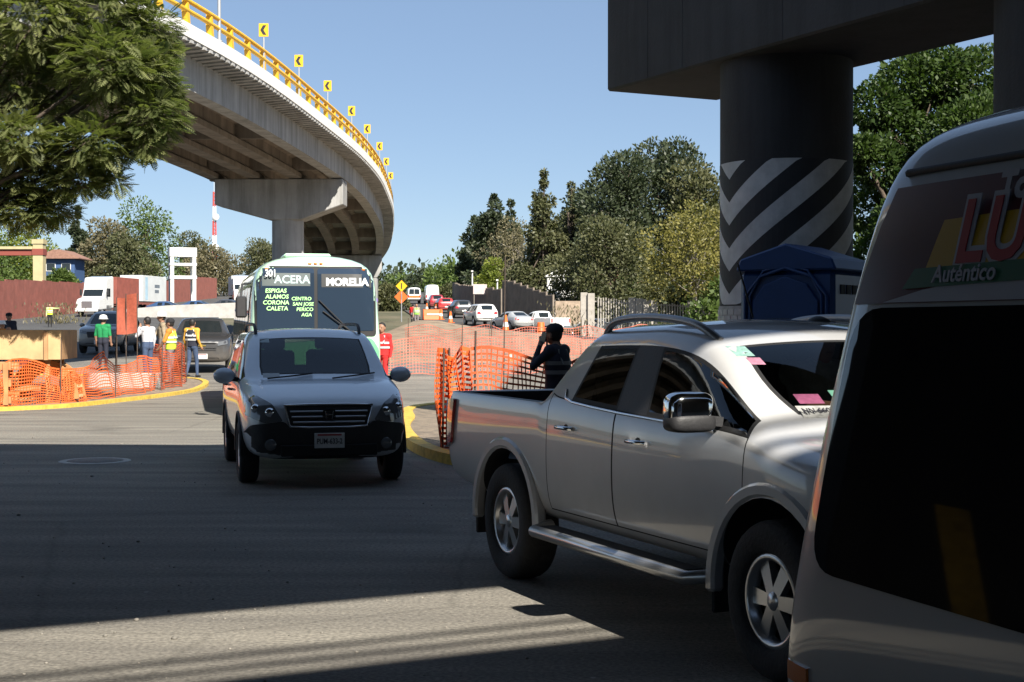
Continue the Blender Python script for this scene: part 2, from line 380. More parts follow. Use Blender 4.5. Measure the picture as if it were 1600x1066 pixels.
# ------------------------------------------------------------------ the overpass overhead
D2 = Vector((.452, -.892)).normalized(); C2 = Vector((-D2.y, D2.x))       # along the cap beam / along the deck
A2 = Vector((2.32, 22.75))                                                # middle of the beam's far end
def dpt(t, c, z): p = A2 + D2 * t + C2 * c; return Vector((p.x, p.y, z))
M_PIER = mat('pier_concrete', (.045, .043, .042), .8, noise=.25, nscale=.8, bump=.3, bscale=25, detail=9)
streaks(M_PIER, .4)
ov = thing('overpass_pier', dpt(3.07, 0, 0), 0, 'dark concrete overpass pier with striped round columns and a heavy cap beam', 'pier')
def loc_(p): return p - Vector(ov.location)
capb = MB()
prof = [(-1.0, 5.22), (1.0, 5.22), (1.0, 7.2), (-1.0, 7.2)]
vs = [loc_(dpt(t, c, z)) for t in (0, 12.6) for c, z in prof]
capb.add(vs, [(3, 2, 1, 0), (4, 5, 6, 7), (0, 1, 5, 4), (1, 2, 6, 5), (2, 3, 7, 6), (3, 0, 4, 7)])
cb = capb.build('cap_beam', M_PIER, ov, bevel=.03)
for t in (1.15, 2.05, 4.3, 6.5, 8.8):      # joints of the formwork boards, raised fins
    a, b = loc_(dpt(t, -.996, 5.25)), loc_(dpt(t, -.996, 7.18)); MB().bar(a, b, .010, .014).build('formwork_fin', M_PIER, cb)
def column(t):
    p = loc_(dpt(t, 0, 0))
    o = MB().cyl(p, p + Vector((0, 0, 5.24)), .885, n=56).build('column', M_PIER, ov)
    # painted chevrons: black and white bands wrapped round the shaft, apex on the side that faces the traffic
    apex = R(-157); z0, z1 = 1.97, 3.86
    per, slope = .61, .80
    N, K = 72, 1
    rr = .888
    def pt(a, z, r=rr): return p + Vector((r * math.cos(a), r * math.sin(a), z))
    wpm, bpm = mat('white_wall_paint', (.58, .57, .54), .75, noise=.22, nscale=4, detail=9), mat('black_wall_paint', (.025, .025, .027), .7, noise=.2, nscale=5)
    for k in range(-10, 14):
        for half, pm_ in ((0, wpm), (.5, bpm)):
            base = z0 - 2 + (k + half) * per; mb = MB()
            for i in range(N):
                a0, a1 = -math.pi + 2 * math.pi * i / N, -math.pi + 2 * math.pi * (i + 1) / N
                lo0, lo1 = base + slope * .885 * abs(a0), base + slope * .885 * abs(a1)
                hi0, hi1 = lo0 + per / 2, lo1 + per / 2
                if max(hi0, hi1) < z0 or min(lo0, lo1) > z1: continue
                c = lambda z: max(z0, min(z1, z))
                q = [pt(apex + a0, c(lo0)), pt(apex + a1, c(lo1)), pt(apex + a1, c(hi1)), pt(apex + a0, c(hi0))]
                if (q[3] - q[0]).length < .004 and (q[2] - q[1]).length < .004: continue
                mb.add(q, [(0, 1, 2, 3)], True)
            if mb.f: mb.build('black_stripe' if half else 'white_stripe', pm_, o)
    # tiled foot with a row of small arches
    MB().cyl(p, p + Vector((0, 0, 1.95)), .90, n=56).build('tile_base', mat('tile_base', (.36, .35, .33), .6, noise=.25, nscale=6, bump=.3, bscale=20), o)
    for r_ in range(3):
        tl = MB()
        for k in range(40):
            a = 2 * math.pi * (k + .5 * (r_ % 2)) / 40; z = 1.70 + r_ * .085
            tl.bar(pt(a - .07, z, .905), pt(a + .07, z, .905), .012, .07)
        tl.build('tile_course', mat('grey_tile', (.45, .44, .42), .5, noise=.25, nscale=8), o)['kind'] = 'stuff'
    ar = MB()
    for k in range(20):
        a = 2 * math.pi * k / 20
        ar.tube([pt(a + .11 * math.cos(q), 1.28 + .22 * math.sin(q), .90) for q in [math.pi * j / 8 for j in range(9)]], .018, 5)
        ar.tube([pt(a - .11, .9, .90), pt(a - .11, 1.28, .90)], .018, 5); ar.tube([pt(a + .11, .9, .90), pt(a + .11, 1.28, .90)], .018, 5)
    ar.build('arch_relief', mat('grey_tile', (.45, .44, .42), .5), o)['kind'] = 'stuff'
    return o
column(3.07); column(8.1)

# decks: slabs carried by the pier, all above the picture; they throw the shade on the road
def deck(name, poly, z0, z1, label):
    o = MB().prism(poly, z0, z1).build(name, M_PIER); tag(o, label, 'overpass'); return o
H0, H1 = 7.215, 8.7
sh = lambda h: Vector((sun_dir.x, sun_dir.y)) * (h / sun_dir.z)         # ground shadow point -> point at height h
def up(p, h): q = Vector(p) + sh(h); return (q.x, q.y)
far1 = [up((-40, 22.4), H1), up((-16, 21.6), H1), up((-4, 20.9), H1), up((-2.2, 20.1), H1), up((-.8, 19.4), H1), up((-.35, 23), H1)]
e0 = dpt(2.2, 1.2, 0); e1 = dpt(1.0, 60, 0)
far1 += [(far1[-1][0] + .6, 17.0), (e0.x, e0.y), (e1.x, e1.y)]
near1 = [up(tuple((A2 + D2 * 10.75 + C2 * c)), H0) for c in (60, -4.85, -60)]
deck('overpass_deck', far1 + near1, H0, H1, 'heavy concrete overpass deck carried by the striped pier')
near2 = [tuple((A2 + D2 * 12.35 + Vector(up((0, 0), H1)) + C2 * c)) for c in (-60, 60)]
back2 = [tuple((A2 + D2 * 48 + C2 * c)) for c in (60, -60)]
d2 = deck('second_overpass_deck', near2 + back2, H0, H1, 'second concrete overpass deck running alongside the first')
rl = MB()
for off, z in ((-.16, H1 + .28), (-.16, H1 + .5)):
    q0, q1 = A2 + D2 * (12.35 - off) + Vector(up((0, 0), H1)) - C2 * 60, A2 + D2 * (12.35 - off) + Vector(up((0, 0), H1)) + C2 * 60
    rl.cyl((q0.x, q0.y, z), (q1.x, q1.y, z), .035, n=8)
rl.build('railing', M_YEL, d2)

# added light-blocking wall under the second deck, left of the camera, its foot painted in yellow and black bars
wp = thing('side_light_blocker', (-9.2, 6.3, 0), R(24), 'unseen concrete wall added to darken the van, yellow and black bars at its foot', 'pier')
MB().box((0, 0, 3.6), (11, 1.4, 7.2)).build('wall', M_PIER, wp, bevel=.05)  # added wall that darkens the van
for k in (1, 2, 6, 9, 10, 14):
    MB().prism([(-5.3 + k * .64, .15), (-5.0 + k * .64, .15), (-4.7 + k * .64, 1.3), (-5.0 + k * .64, 1.3)], -.704, -.709, lambda p, h: (p[0], h, p[1])).build('blocker_yellow_bar', M_YEL, wp)

ab = MB().box((0, 0, 3.6), (70, 1.2, 7.2)).build('rear_light_blocker', M_PIER, None, bevel=.05); ab.location = (0, -16, 0); ab.rotation_euler = (0, 0, R(24)); tag(ab, 'long unseen concrete wall added behind the camera to cut ambient light', 'wall')  # out-of-view wall behind the camera, added to lower the ambient light

# grit and pebbles strewn on the road
rg_ = random.Random(31); gm = MB()
for k in range(600):
    y = 5.5 + 22 * rg_.random() ** 1.3; x = rg_.uniform(-.42 * y, .30 * y); s = rg_.uniform(.004, .011) * (2 if rg_.random() < .05 else 1)
    gm.sphere((x, y, s * .3), s, 5, 3, (1, rg_.uniform(.6, 1), .6))
go = gm.build('grit', mat('grit', (.34, .31, .27), .9, noise=.5, nscale=3, c2=(.06, .06, .055)), None); tag(go, 'loose grit and pebbles on the shaded road', 'grit', None, 'stuff')
# ================================================================== THE CURVED VIADUCT
EDGE = [(14, -17.5), (24, -13.9), (34, -11.6), (44, -9.7), (52, -8.75), (63, -8.1), (74, -7.65), (84, -7.6), (93, -7.9), (110, -8.8), (130, -10.5), (150, -13), (180, -18.5), (215, -27)]
DECK_Z = [(14, 10.75), (75, 10.75), (112, 10.65), (130, 10.1), (150, 9.2), (180, 7.6), (215, 6.2)]
ep = [Vector((x, y)) for y, x in EDGE]
epts = catmull([(p.x, p.y) for p in ep], 6, False)
epts = [Vector(p) for p in epts]
def edge_at(y):
    for a, b in zip(epts, epts[1:]):
        if a.y <= y <= b.y:
            t = (y - a.y) / (b.y - a.y); p = a.lerp(b, t); d = (b - a).normalized(); return p, d
    return epts[-1], (epts[-1] - epts[-2]).normalized()
def bpt(y, off, dz):            # point of the bridge: distance y, metres in from the right edge, height below the kerb top
    p, d = edge_at(y); n = Vector((-d.y, d.x)); q = p + n * off
    return Vector((q.x, q.y, interp(DECK_Z, y) + dz))
BY = frange(14, 215, 3.0)
M_BR = mat('bridge_concrete', (.39, .385, .375), .85, noise=.2, nscale=.5, bump=.25, bscale=20, detail=10)
streaks(M_BR, .38)
M_BRW = mat('white_kerb_paint', (.72, .71, .68), .7, noise=.12, nscale=1.5, detail=8)
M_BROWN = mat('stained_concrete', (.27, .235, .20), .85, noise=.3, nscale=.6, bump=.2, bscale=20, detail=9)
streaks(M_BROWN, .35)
M_RAIL = mat('rail_yellow', (.72, .40, .02), .5, noise=.2, nscale=4)
br = thing('viaduct', (bpt(75, 4.3, 0).x, 75, 0), 0, 'curved grey concrete viaduct with yellow railing sweeping over the road', 'bridge')
BO = Vector(br.location)
def sweep(prof, name, m, parent, ys=BY, origin=BO):     # closed (off, dz) outline carried along the curve
    n = len(prof); vs = [bpt(y, o, z) - origin for y in ys for o, z in prof]; mb = MB()
    fs = [(i * n + k, i * n + (k + 1) % n, (i + 1) * n + (k + 1) % n, (i + 1) * n + k) for i in range(len(ys) - 1) for k in range(n)]
    fs += [tuple(range(n - 1, -1, -1)), tuple(range(len(vs) - n, len(vs)))]
    mb.add(vs, fs); return mb.build(name, m, parent)
W = 8.6
slab = sweep([(.05, -.5), (.9, -.56), (W - .9, -.56), (W - .05, -.5), (W - .05, -.27), (.05, -.27)], 'deck_slab', M_BR, br)
sweep([(0, -.42), (.36, -.42), (.36, 0), (0, 0)], 'kerb', M_BRW, br)
sweep([(W, -.42), (W - .36, -.42), (W - .36, 0), (W, 0)], 'kerb', M_BRW, br)
# saw-toothed lower edge of the corrugated deck forms
zz = MB()
for y in frange(16, 130, .55):
    a = bpt(y, .02, -.5) - BO; b = bpt(y, .9, -.57) - BO; zz.bar(a, b, .26, .09)
zo = zz.build('deck_form_ribs', M_BR, slab); zo['kind'] = 'stuff'
for off in (1.15, 3.25, 5.35, 7.45):
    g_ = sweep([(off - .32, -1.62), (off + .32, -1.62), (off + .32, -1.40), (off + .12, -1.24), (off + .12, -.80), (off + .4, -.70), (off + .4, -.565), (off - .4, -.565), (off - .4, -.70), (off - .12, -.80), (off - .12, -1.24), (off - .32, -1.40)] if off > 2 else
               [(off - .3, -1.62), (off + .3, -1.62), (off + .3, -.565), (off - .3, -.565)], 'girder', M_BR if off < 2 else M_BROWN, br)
for y in frange(24, 200, 12.2):        # cross diaphragms
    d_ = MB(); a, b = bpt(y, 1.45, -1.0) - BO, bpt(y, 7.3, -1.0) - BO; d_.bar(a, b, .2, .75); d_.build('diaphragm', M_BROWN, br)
for k, (y, ctr, rect) in enumerate([(20, 4.3, False), (75, 3.75, False), (136, 2.1, True), (182, 4.3, True)]):
    zt = -1.66
    A, B = bpt(y, .85, zt) - BO, bpt(y, W - 1.3 if not rect else W - 1.4, zt) - BO; u = (B - A).normalized(); n = Vector((-u.y, u.x, 0)); L = (B - A).length
    c0 = (bpt(y, ctr, 0) - BO - A).dot(u); cz = 1.3; dz = 2.05
    outline = [(0, 0), (L, 0), (L, -cz), (c0 + .8, -dz), (c0 - .8, -dz), (0, -cz)]
    outline.reverse()
    cp = MB().prism(outline, -.85, .85, lambda p, h: A + u * p[0] + Vector((0, 0, p[1])) + n * h).build('pier_cap', M_BR, br, bevel=.04)
    gz = ground(A.x + BO.x, y) - .4
    top = A + u * c0 + Vector((0, 0, -dz + .02)); bot = Vector((top.x, top.y, gz - BO.z))
    if rect: MB().box((top + bot) / 2, (1.7, 1.5, (top - bot).length)).build('pier_column', M_BR, br, bevel=.06)
    else: MB().cyl(bot, top, .8, n=40).build('pier_column', M_BR, br)
    for off in (1.15, 3.25, 5.35, 7.45):
        if rect and off > 7: continue
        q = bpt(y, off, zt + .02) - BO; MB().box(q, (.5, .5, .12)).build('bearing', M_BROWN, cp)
# sprayed tag on the third pier
gp = bpt(136, 2.1, 0) - BO
for k in range(6):
    cxx = gp.x - .55 + .26 * k
    t_ = MB().tube([(cxx + .16 * math.cos(a) * (1 + .3 * math.sin(3 * a + k)), gp.y - .762, ground(-11, 136) - BO.z + 1.55 + .34 * math.sin(a)) for a in [j * .7 for j in range(9)]], .07, 5)
    t_.build('graffiti_stroke', mat('graffiti_%s' % ('violet' if k % 2 else 'blue'), (.16, .07, .40) if k % 2 else (.05, .22, .55), .6), br)
# railing: posts one by one, two rails
pm = None
for y in frange(26, 118, 2.05):
    p = bpt(y, .17, 0); d = edge_at(y)[1]
    if pm is None:
        q = MB().prism([(-.11, 0), (.11, 0), (.17, .35), (.13, .78), (.02, .78), (-.03, .4)], -.09, .09, lambda p, h: (h, -p[0] + .05, p[1]))
        po = q.build('railing_post', M_RAIL, br); pm = po.data
    else: po = link('railing_post', pm, br)
    po.location = p - BO; po.rotation_euler = (0, 0, math.atan2(d.y, d.x) - math.pi / 2 + math.pi / 2 - math.pi / 2 + R(90) - R(90))
for z in (.42, .72):
    MB().tube([bpt(y, .12, z) - BO for y in frange(20, 150, 2)], .075, 6).build('rail', M_RAIL, br)
# curve-marker signs on the railing
sg_y = M_S = mat('sign_yellow', (.80, .42, .01), .5, noise=.1, nscale=3); sg_k = mat('sign_black', (.02, .02, .02), .5)
ORD = ['first', 'second', 'third', 'fourth', 'fifth', 'sixth', 'seventh', 'last']
for k, (px, py) in enumerate([(410, 48), (467, 96), (513, 135), (550, 174), (574, 202), (593, 229), (604, 253), (612.5, 275)]):
    Y = min((abs(800 + bpt(y, .1, 0).x / y * F_PX - px), y) for y in frange(46, 104, .5))[1]
    b = bpt(Y, .1, 0); zc = CAM_H - (py - HOR) / F_PX * Y
    t = thing('chevron_sign', b, 0, 'yellow chevron marker with black arrow, %s along the viaduct railing' % ORD[k], 'sign', 'chevron markers on the viaduct')
    hz = zc - b.z; w, h = .27, .36
    MB().cyl((0, .03, -.05), (0, .03, hz + .25), .03, n=8).build('post', mat('galvanised', (.45, .46, .47), .45, .6), t)
    pl = MB().box((0, 0, hz), (w * 1.25, .02, h * 1.3)).build('panel', sg_y, t, bevel=.004)
    MB().prism([(.10, .17), (-.02, .17), (-.12, 0), (-.02, -.17), (.10, -.17), (.0, 0)], -.016, -.011, lambda p, q: (p[0], q, hz + p[1])).build('arrow', sg_k, pl)
lp = thing('lamp_pole', bpt(47.2, .1, 0), 0, 'thin grey lighting pole rising from the viaduct edge', 'pole')
MB().cyl((0, 0, 0), (0, 0, 7), .06, .035, 10).build('shaft', mat('galvanised', (.45, .46, .47), .45, .6), lp)
MB().box((0, 0, .02), (.2, .2, .04)).build('base_plate', mat('galvanised', (.45, .46, .47), .45, .6), lp)
# ================================================================== VEHICLE TOOLKIT
M_TYRE = mat('tyre', (.022, .022, .023), .85, noise=.3, nscale=20, bump=.3, bscale=60)
M_ALLOY = mat('alloy', (.55, .56, .57), .28, .85); M_CHROME = mat('chrome', (.75, .76, .77), .08, 1.0)
M_BLKP = mat('black_plastic', (.022, .022, .024), .55, noise=.2, nscale=12, bump=.1); M_RUB = mat('rubber', (.012, .012, .013), .7)
M_DARKGL = mat('dark_glass', (.012, .016, .018), .04, 0, spec=.8); M_LENS = mat('lamp_lens', (.13, .135, .14), .1, .1, spec=.7, coat=.6)
M_RED = mat('red_lens', (.42, .012, .01), .12, spec=.8, coat=1); M_AMB = mat('amber_lens', (.62, .16, .01), .15, spec=.8, coat=1)
M_SEAM = mat('shut_line', (.008, .008, .008), .8); M_SEAT = mat('seat_cloth', (.05, .05, .052), .9, noise=.3, nscale=20)
M_PLATE = mat('plate_white', (.62, .62, .60), .5, noise=.1, nscale=9); M_INK = mat('plate_ink', (.03, .03, .04), .6)
M_GL = glass('window_glass', .42); M_GLD = glass('tinted_window_glass', .10)

def cage(stations, tags, creases=(), cuts=(), levels=2, matn=1):
    """stations: rings of 9 (x, y>=0, z) points from the nose to the tail; tags[(i, j)] = slot of the face between stations i,i+1 and rows j,j+1.
    returns the smoothed mesh with wheel openings cut"""
    vs = []; ring = []
    for st in stations:
        r = []
        for j in range(9): vs.append(st[j]); r.append(len(vs) - 1)
        for j in range(7, 0, -1): vs.append((st[j][0], -st[j][1], st[j][2])); r.append(len(vs) - 1)
        ring.append(r)
    fs = []; ms = []
    for i in range(len(ring) - 1):
        for k in range(16):
            j = k if k < 8 else 15 - k
            fs.append((ring[i][k], ring[i][(k + 1) % 16], ring[i + 1][(k + 1) % 16], ring[i + 1][k])); ms.append(tags.get((i, j), 0))
    fs.append(tuple(reversed(ring[0]))); ms.append(0); fs.append(tuple(ring[-1])); ms.append(0)
    me = bpy.data.meshes.new('cage'); me.from_pydata(vs, [], fs); me.update()
    me.polygons.foreach_set('material_index', ms)
    for k in range(matn + 1): me.materials.append(M_SEAM)
    for p in me.polygons: p.use_smooth = True
    bm = bmesh.new(); bm.from_mesh(me); bmesh.ops.recalc_face_normals(bm, faces=bm.faces)
    cl = bm.edges.layers.float.get('crease_edge') or bm.edges.layers.float.new('crease_edge')
    bm.verts.ensure_lookup_table(); bm.edges.ensure_lookup_table()
    em = {frozenset((e.verts[0].index, e.verts[1].index)): e for e in bm.edges}
    for kind, a, b0, b1, val in creases:
        for q in range(b0, b1):
            prs = []
            if kind == 'row': prs = [(ring[q][a], ring[q + 1][a]), (ring[q][(16 - a) % 16], ring[q + 1][(16 - a) % 16])]
            else: prs = [(ring[a][q], ring[a][q + 1]), (ring[a][(16 - q) % 16], ring[a][(16 - q - 1) % 16])]
            for x, y in prs:
                e = em.get(frozenset((x, y)))
                if e: e[cl] = val
    bm.to_mesh(me); bm.free()
    o = bpy.data.objects.new('cage', me); col.objects.link(o)
    md = o.modifiers.new('s', 'SUBSURF'); md.levels = levels; md.render_levels = levels
    temps = []
    for (x, z, r, y0) in cuts:
        for sgn in (1, -1):
            c = MB().cyl((x, sgn * y0, z), (x, sgn * (y0 + .9), z), r, n=36).build('cutter', M_SEAM)
            c.data.materials.clear()
            for k in range(matn + 1): c.data.materials.append(M_SEAM)
            for p in c.data.polygons: p.material_index = matn
            b = o.modifiers.new('b', 'BOOLEAN'); b.object = c; b.operation = 'DIFFERENCE'; b.solver = 'EXACT'; temps.append(c)
    dg = bpy.context.evaluated_depsgraph_get(); out = bpy.data.meshes.new_from_object(o.evaluated_get(dg))
    for c in temps: bpy.data.objects.remove(c)
    bpy.data.objects.remove(o)
    return out
def bvh_of(me):
    bm = bmesh.new(); bm.from_mesh(me); t = BVHTree.FromBMesh(bm); bm.free(); return t
def split(me, slots, parent, seam=.006):
    """slots: {index: (name, material, seam_material or None, inset)}; faces of one index that are apart become parts of their own"""
    out = {}
    for idx, (name, m, rim, inset, each) in slots.items():
        bm = bmesh.new(); bm.from_mesh(me)
        bmesh.ops.delete(bm, geom=[f for f in bm.faces if f.material_index != idx], context='FACES')
        if not bm.faces: bm.free(); continue
        islands = []
        if each:
            seen = set()
            for f in bm.faces:
                if f in seen: continue
                st = [f]; seen.add(f); isl = []
                while st:
                    q = st.pop(); isl.append(q)
                    for e in q.edges:
                        for g in e.link_faces:
                            if g not in seen: seen.add(g); st.append(g)
                islands.append([q.index for q in isl])
        else: islands = [[f.index for f in bm.faces]]
        bm.faces.ensure_lookup_table()
        for isl in islands:
            b2 = bm.copy(); b2.faces.ensure_lookup_table(); keep = set(isl)
            bmesh.ops.delete(b2, geom=[f for f in b2.faces if f.index not in keep], context='FACES')
            for f in b2.faces: f.material_index = 0; f.smooth = True
            if rim:
                r = bmesh.ops.inset_region(b2, faces=list(b2.faces), thickness=inset, depth=0, use_boundary=True, use_even_offset=True)
                for f in r['faces']: f.material_index = 1
            m2 = bpy.data.meshes.new(name); b2.to_mesh(m2); b2.free()
            out.setdefault(idx, []).append(link(name, m2, parent, [m, rim] if rim else [m]))
        bm.free()
    return out
def decal(bvh, poly, axis, off=.004, thick=.012, grid=.07, inward=None):
    """flat outline projected on a body surface; axis = direction the rays travel"""
    ax = Vector(axis); bm = bmesh.new()
    if abs(ax.x) > .5: to3 = lambda p: Vector((0, p[0], p[1])); u, v = Vector((0, 1, 0)), Vector((0, 0, 1))
    elif abs(ax.y) > .5: to3 = lambda p: Vector((p[0], 0, p[1])); u, v = Vector((1, 0, 0)), Vector((0, 0, 1))
    else: to3 = lambda p: Vector((p[0], p[1], 0)); u, v = Vector((1, 0, 0)), Vector((0, 1, 0))
    vs = [bm.verts.new(to3(p)) for p in poly]; bm.faces.new(vs)
    for d, k in ((u, 0), (v, 1)):
        lo, hi = min(p[k] for p in poly), max(p[k] for p in poly)
        n = int((hi - lo) / grid)
        for i in range(1, n + 1):
            c = lo + (hi - lo) * i / (n + 1)
            bmesh.ops.bisect_plane(bm, geom=bm.verts[:] + bm.edges[:] + bm.faces[:], plane_co=d * c, plane_no=d)
    last = None
    for w in bm.verts:
        h = bvh.ray_cast(w.co - ax * 12, ax)
        if h[0] is None:
            p = Vector(bvh.find_nearest(w.co - ax * .85)[0])
        else: p = h[0]
        w.co = p - ax * off
    top = bm.faces[:]
    r = bmesh.ops.extrude_face_region(bm, geom=top)
    ev = [g for g in r['geom'] if isinstance(g, bmesh.types.BMVert)]
    bmesh.ops.translate(bm, verts=ev, vec=-ax * thick)
    bmesh.ops.recalc_face_normals(bm, faces=bm.faces)
    for f in bm.faces: f.smooth = True
    for e in bm.edges:
        if len(e.link_faces) == 2 and e.calc_face_angle() > .7: e.smooth = False
    me = bpy.data.meshes.new('decal'); bm.to_mesh(me); bm.free(); return me
def rpoly(pts, r=.03, k=4):             # outline with rounded corners
    out = []; n = len(pts)
    for i in range(n):
        a, b, c = Vector(pts[i - 1]), Vector(pts[i]), Vector(pts[(i + 1) % n])
        d0, d1 = (a - b), (c - b); rr = min(r, d0.length * .45, d1.length * .45)
        p, q = b + d0.normalized() * rr, b + d1.normalized() * rr
        for j in range(k + 1):
            t = j / k; out.append(tuple((1 - t) ** 2 * p + 2 * t * (1 - t) * b + t * t * q))
    return out
def wheel(parent, x, y, r, w, rim_r, side, style='spoke', n=6, name='wheel', steer=0, seg=36):
    """tyre with shoulders, alloy rim with separate spokes, hub"""
    M = Matrix.Translation((x, y, r)) @ Matrix.Rotation(steer, 4, 'Z') @ Matrix.Rotation(-side * math.pi / 2, 4, 'X')
    prof = [(rim_r, -w * .42), (rim_r + .02, -w * .48), (r * .86, -w * .5), (r * .96, -w * .44), (r, -w * .33), (r, w * .33), (r * .96, w * .44), (r * .86, w * .5), (rim_r + .02, w * .48), (rim_r, w * .40), (rim_r - .01, w * .2), (rim_r - .012, -w * .42)]
    t = MB().lathe(prof, seg, M).build(name, M_TYRE, parent)
    rb = MB()
    rb.lathe([(rim_r, w * .40), (rim_r - .012, w * .43), (rim_r - .03, w * .40), (rim_r - .035, w * .15)], seg, M)
    rb.lathe([(.0, w * .40), (rim_r * .16, w * .39), (rim_r * .24, w * .33), (rim_r * .24, w * .1)], 16, M)
    for k in range(n):
        a = 2 * math.pi * k / n; hw = rim_r * (.17 if style == 'spoke' else .13)
        for da in ((-.13, .13) if style == 'twin' else (0,)):
            c, s_ = math.cos(a + da), math.sin(a + da); pr = rim_r - .02
            q = [(rim_r * .15, -hw * .8, w * .36), (rim_r * .15, hw * .8, w * .36), (pr, hw * (1.1 if style == 'spoke' else .6), w * .30), (pr, -hw * (1.1 if style == 'spoke' else .6), w * .30)]
            vs = [M @ Vector((p[0] * c - p[1] * s_, p[0] * s_ + p[1] * c, p[2])) for p in q] + [M @ Vector((p[0] * c - p[1] * s_, p[0] * s_ + p[1] * c, p[2] - .04)) for p in q]
            rb.add(vs, [(0, 1, 2, 3), (7, 6, 5, 4), (0, 4, 5, 1), (1, 5, 6, 2), (2, 6, 7, 3), (3, 7, 4, 0)])
    rb.build('rim', M_ALLOY, t)
    MB().lathe([(0, w * .05), (rim_r - .02, w * .05)], 20, M).build('brake_disc', mat('brake_dark', (.05, .05, .05), .5, .6), t)
    return t
def st(x, zb, w, zs, zm, z4, w4, p5, p6, p7, p8, wb=.8):
    return [(x, 0, zb), (x, w * wb, zb), (x, w - .03, zs), (x, w, zm), (x, w4, z4), p5, p6, p7, p8]
def wagon(P):
    """cage of a car or SUV from a few measures; returns (mesh, index of stations)"""
    F, Rr, w, zb = P['front'], P['rear'], P['w'], P['zb']
    hz, cz, cx, rx, rz, bz = P['hood'], P['cowl'], P['cowl_x'], P['roof_x'], P['roof'], P['belt']
    rw = P['roof_w']; bx = P['b_x']; cpx = P['c_x']; dx = P['d_x']; rrx = P['roof_rear_x']; gx_ = P['glass_rear_x']
    tz = P.get('tail', bz); sed = P.get('sedan', False); zs = zb + .13; zm = P.get('mid', .62)
    f = lambda x, y, z: (x, y, z)
    S = []
    S.append(st(F, zb + .12, w * .66, zb + .16, .52, hz - .14, w * .62, f(F, w * .60, hz - .08), f(F - .01, w * .45, hz - .06), f(F - .01, w * .25, hz - .055), f(F - .01, 0, hz - .05)))
    S.append(st(F - .10, zb + .02, w * .92, zb + .10, .56, hz - .10, w * .89, f(F - .12, w * .85, hz - .02), f(F - .12, w * .66, hz), f(F - .12, w * .35, hz + .01), f(F - .12, 0, hz + .015)))
    S.append(st(F - .42, zb, w * .985, zs, zm, hz - .02, w * .97, f(F - .42, w * .92, hz + .05), f(F - .42, w * .72, hz + .075), f(F - .42, w * .38, hz + .085), f(F - .42, 0, hz + .09)))
    xm = (F - .42 + cx) / 2
    S.append(st(xm, zb, w, zs, zm, lerp(hz, cz, .5) + .0, w * .985, f(xm, w * .94, lerp(hz, cz, .6) + .03), f(xm, w * .75, lerp(hz, cz, .6) + .06), f(xm, w * .4, lerp(hz, cz, .6) + .07), f(xm, 0, lerp(hz, cz, .6) + .075)))
    S.append(st(cx, zb, w, zs, zm, cz - .06, w * .985, f(cx, w * .945, cz), f(cx - .02, w * .905, cz + .01), f(cx + .03, w * .855, cz + .015), f(cx + .12, 0, cz + .03)))
    x5 = (cx + rx) / 2 - .05
    S.append(st(x5, zb, w, zs, zm, bz - .06, w * .985, f(x5, w * .95, bz), f(rx, rw + .055, rz - .10), f(rx - .02, rw, rz - .05), f(rx + .07, 0, rz - .01)))
    for x in (bx + .045, bx - .045): S.append(st(x, zb, w, zs, zm, bz - .055, w * .985, f(x, w * .95, bz + .005), f(x, rw + .055, rz - .085), f(x, rw - .03, rz - .03), f(x, 0, rz + .005)))
    for x in (cpx + .045, cpx - .045): S.append(st(x, zb, w, zs, zm, bz - .045, w * .985, f(x, w * .95, bz + .015), f(min(x, rrx + .25) if not sed else max(x, rrx), rw + .05, rz - .09), f(max(x, rrx), rw - .03, rz - .035), f(max(x, rrx), 0, rz)))
    S.append(st(dx, zb + .02, w * .995, zs, zm, bz - .035, w * .98, f(dx, w * .94, bz + .025), f(rrx + .10 if not sed else rrx - .12, rw + .03, rz - .11), f(rrx + .03 if not sed else rrx - .06, rw - .05, rz - .055), f(rrx + .03 if not sed else rrx - .04, 0, rz - .02)))
    if sed:
        S.append(st(gx_, zb + .04, w * .985, zs + .02, zm, tz - .05, w * .96, f(gx_, w * .90, tz), f(gx_, w * .78, tz + .02), f(gx_, w * .70, tz + .03), f(gx_ - .06, 0, tz + .04)))
        S.append(st(Rr + .12, zb + .08, w * .95, zs + .06, zm, tz - .06, w * .92, f(Rr + .1, w * .86, tz + .0), f(Rr + .08, w * .7, tz + .02), f(Rr + .08, w * .4, tz + .035), f(Rr + .08, 0, tz + .04)))
    else:
        S.append(st(Rr + .16, zb + .04, w * .985, zs + .02, zm, bz - .03, w * .96, f(Rr + .16, w * .915, bz + .02), f(rrx - .10, rw + .0, rz - .13), f(rrx - .07, rw - .08, rz - .07), f(rrx - .06, 0, rz - .045)))
        S.append(st(Rr + .03, zb + .10, w * .95, zs + .08, zm, bz - .10, w * .92, f(Rr + .05, w * .86, bz - .02), f(Rr + .06, w * .78, bz), f(Rr + .05, w * .5, bz + .01), f(Rr + .04, 0, bz + .01)))
    S.append(st(Rr, zb + .18, w * .72, zs + .16, zm, bz - .22, w * .7, f(Rr, w * .66, bz - .16), f(Rr, w * .5, bz - .14), f(Rr, w * .3, bz - .13), f(Rr, 0, bz - .13)))
    T = {}
    n = len(S)
    for j in (6, 7): T[(4, j)] = 2                       # windscreen (j=6: between pillar row and edge)
    T[(4, 6)] = 0
    T[(4, 7)] = 2
    for i in (4, 5, 7): T[(i, 5)] = 1                    # side windows
    T[(9, 5)] = 1 if not sed else 0
    for j in (2, 3, 4): T[(4, j)] = 4; T[(5, j)] = 4; T[(6, j)] = 4
    for j in (2, 3, 4): T[(7, j)] = 5; T[(8, j)] = 5
    g = 10 if sed else 11
    T[(g, 7)] = 3
    cr = [('row', 5, 3, 11, .5), ('ring', 4, 5, 8, .3)]
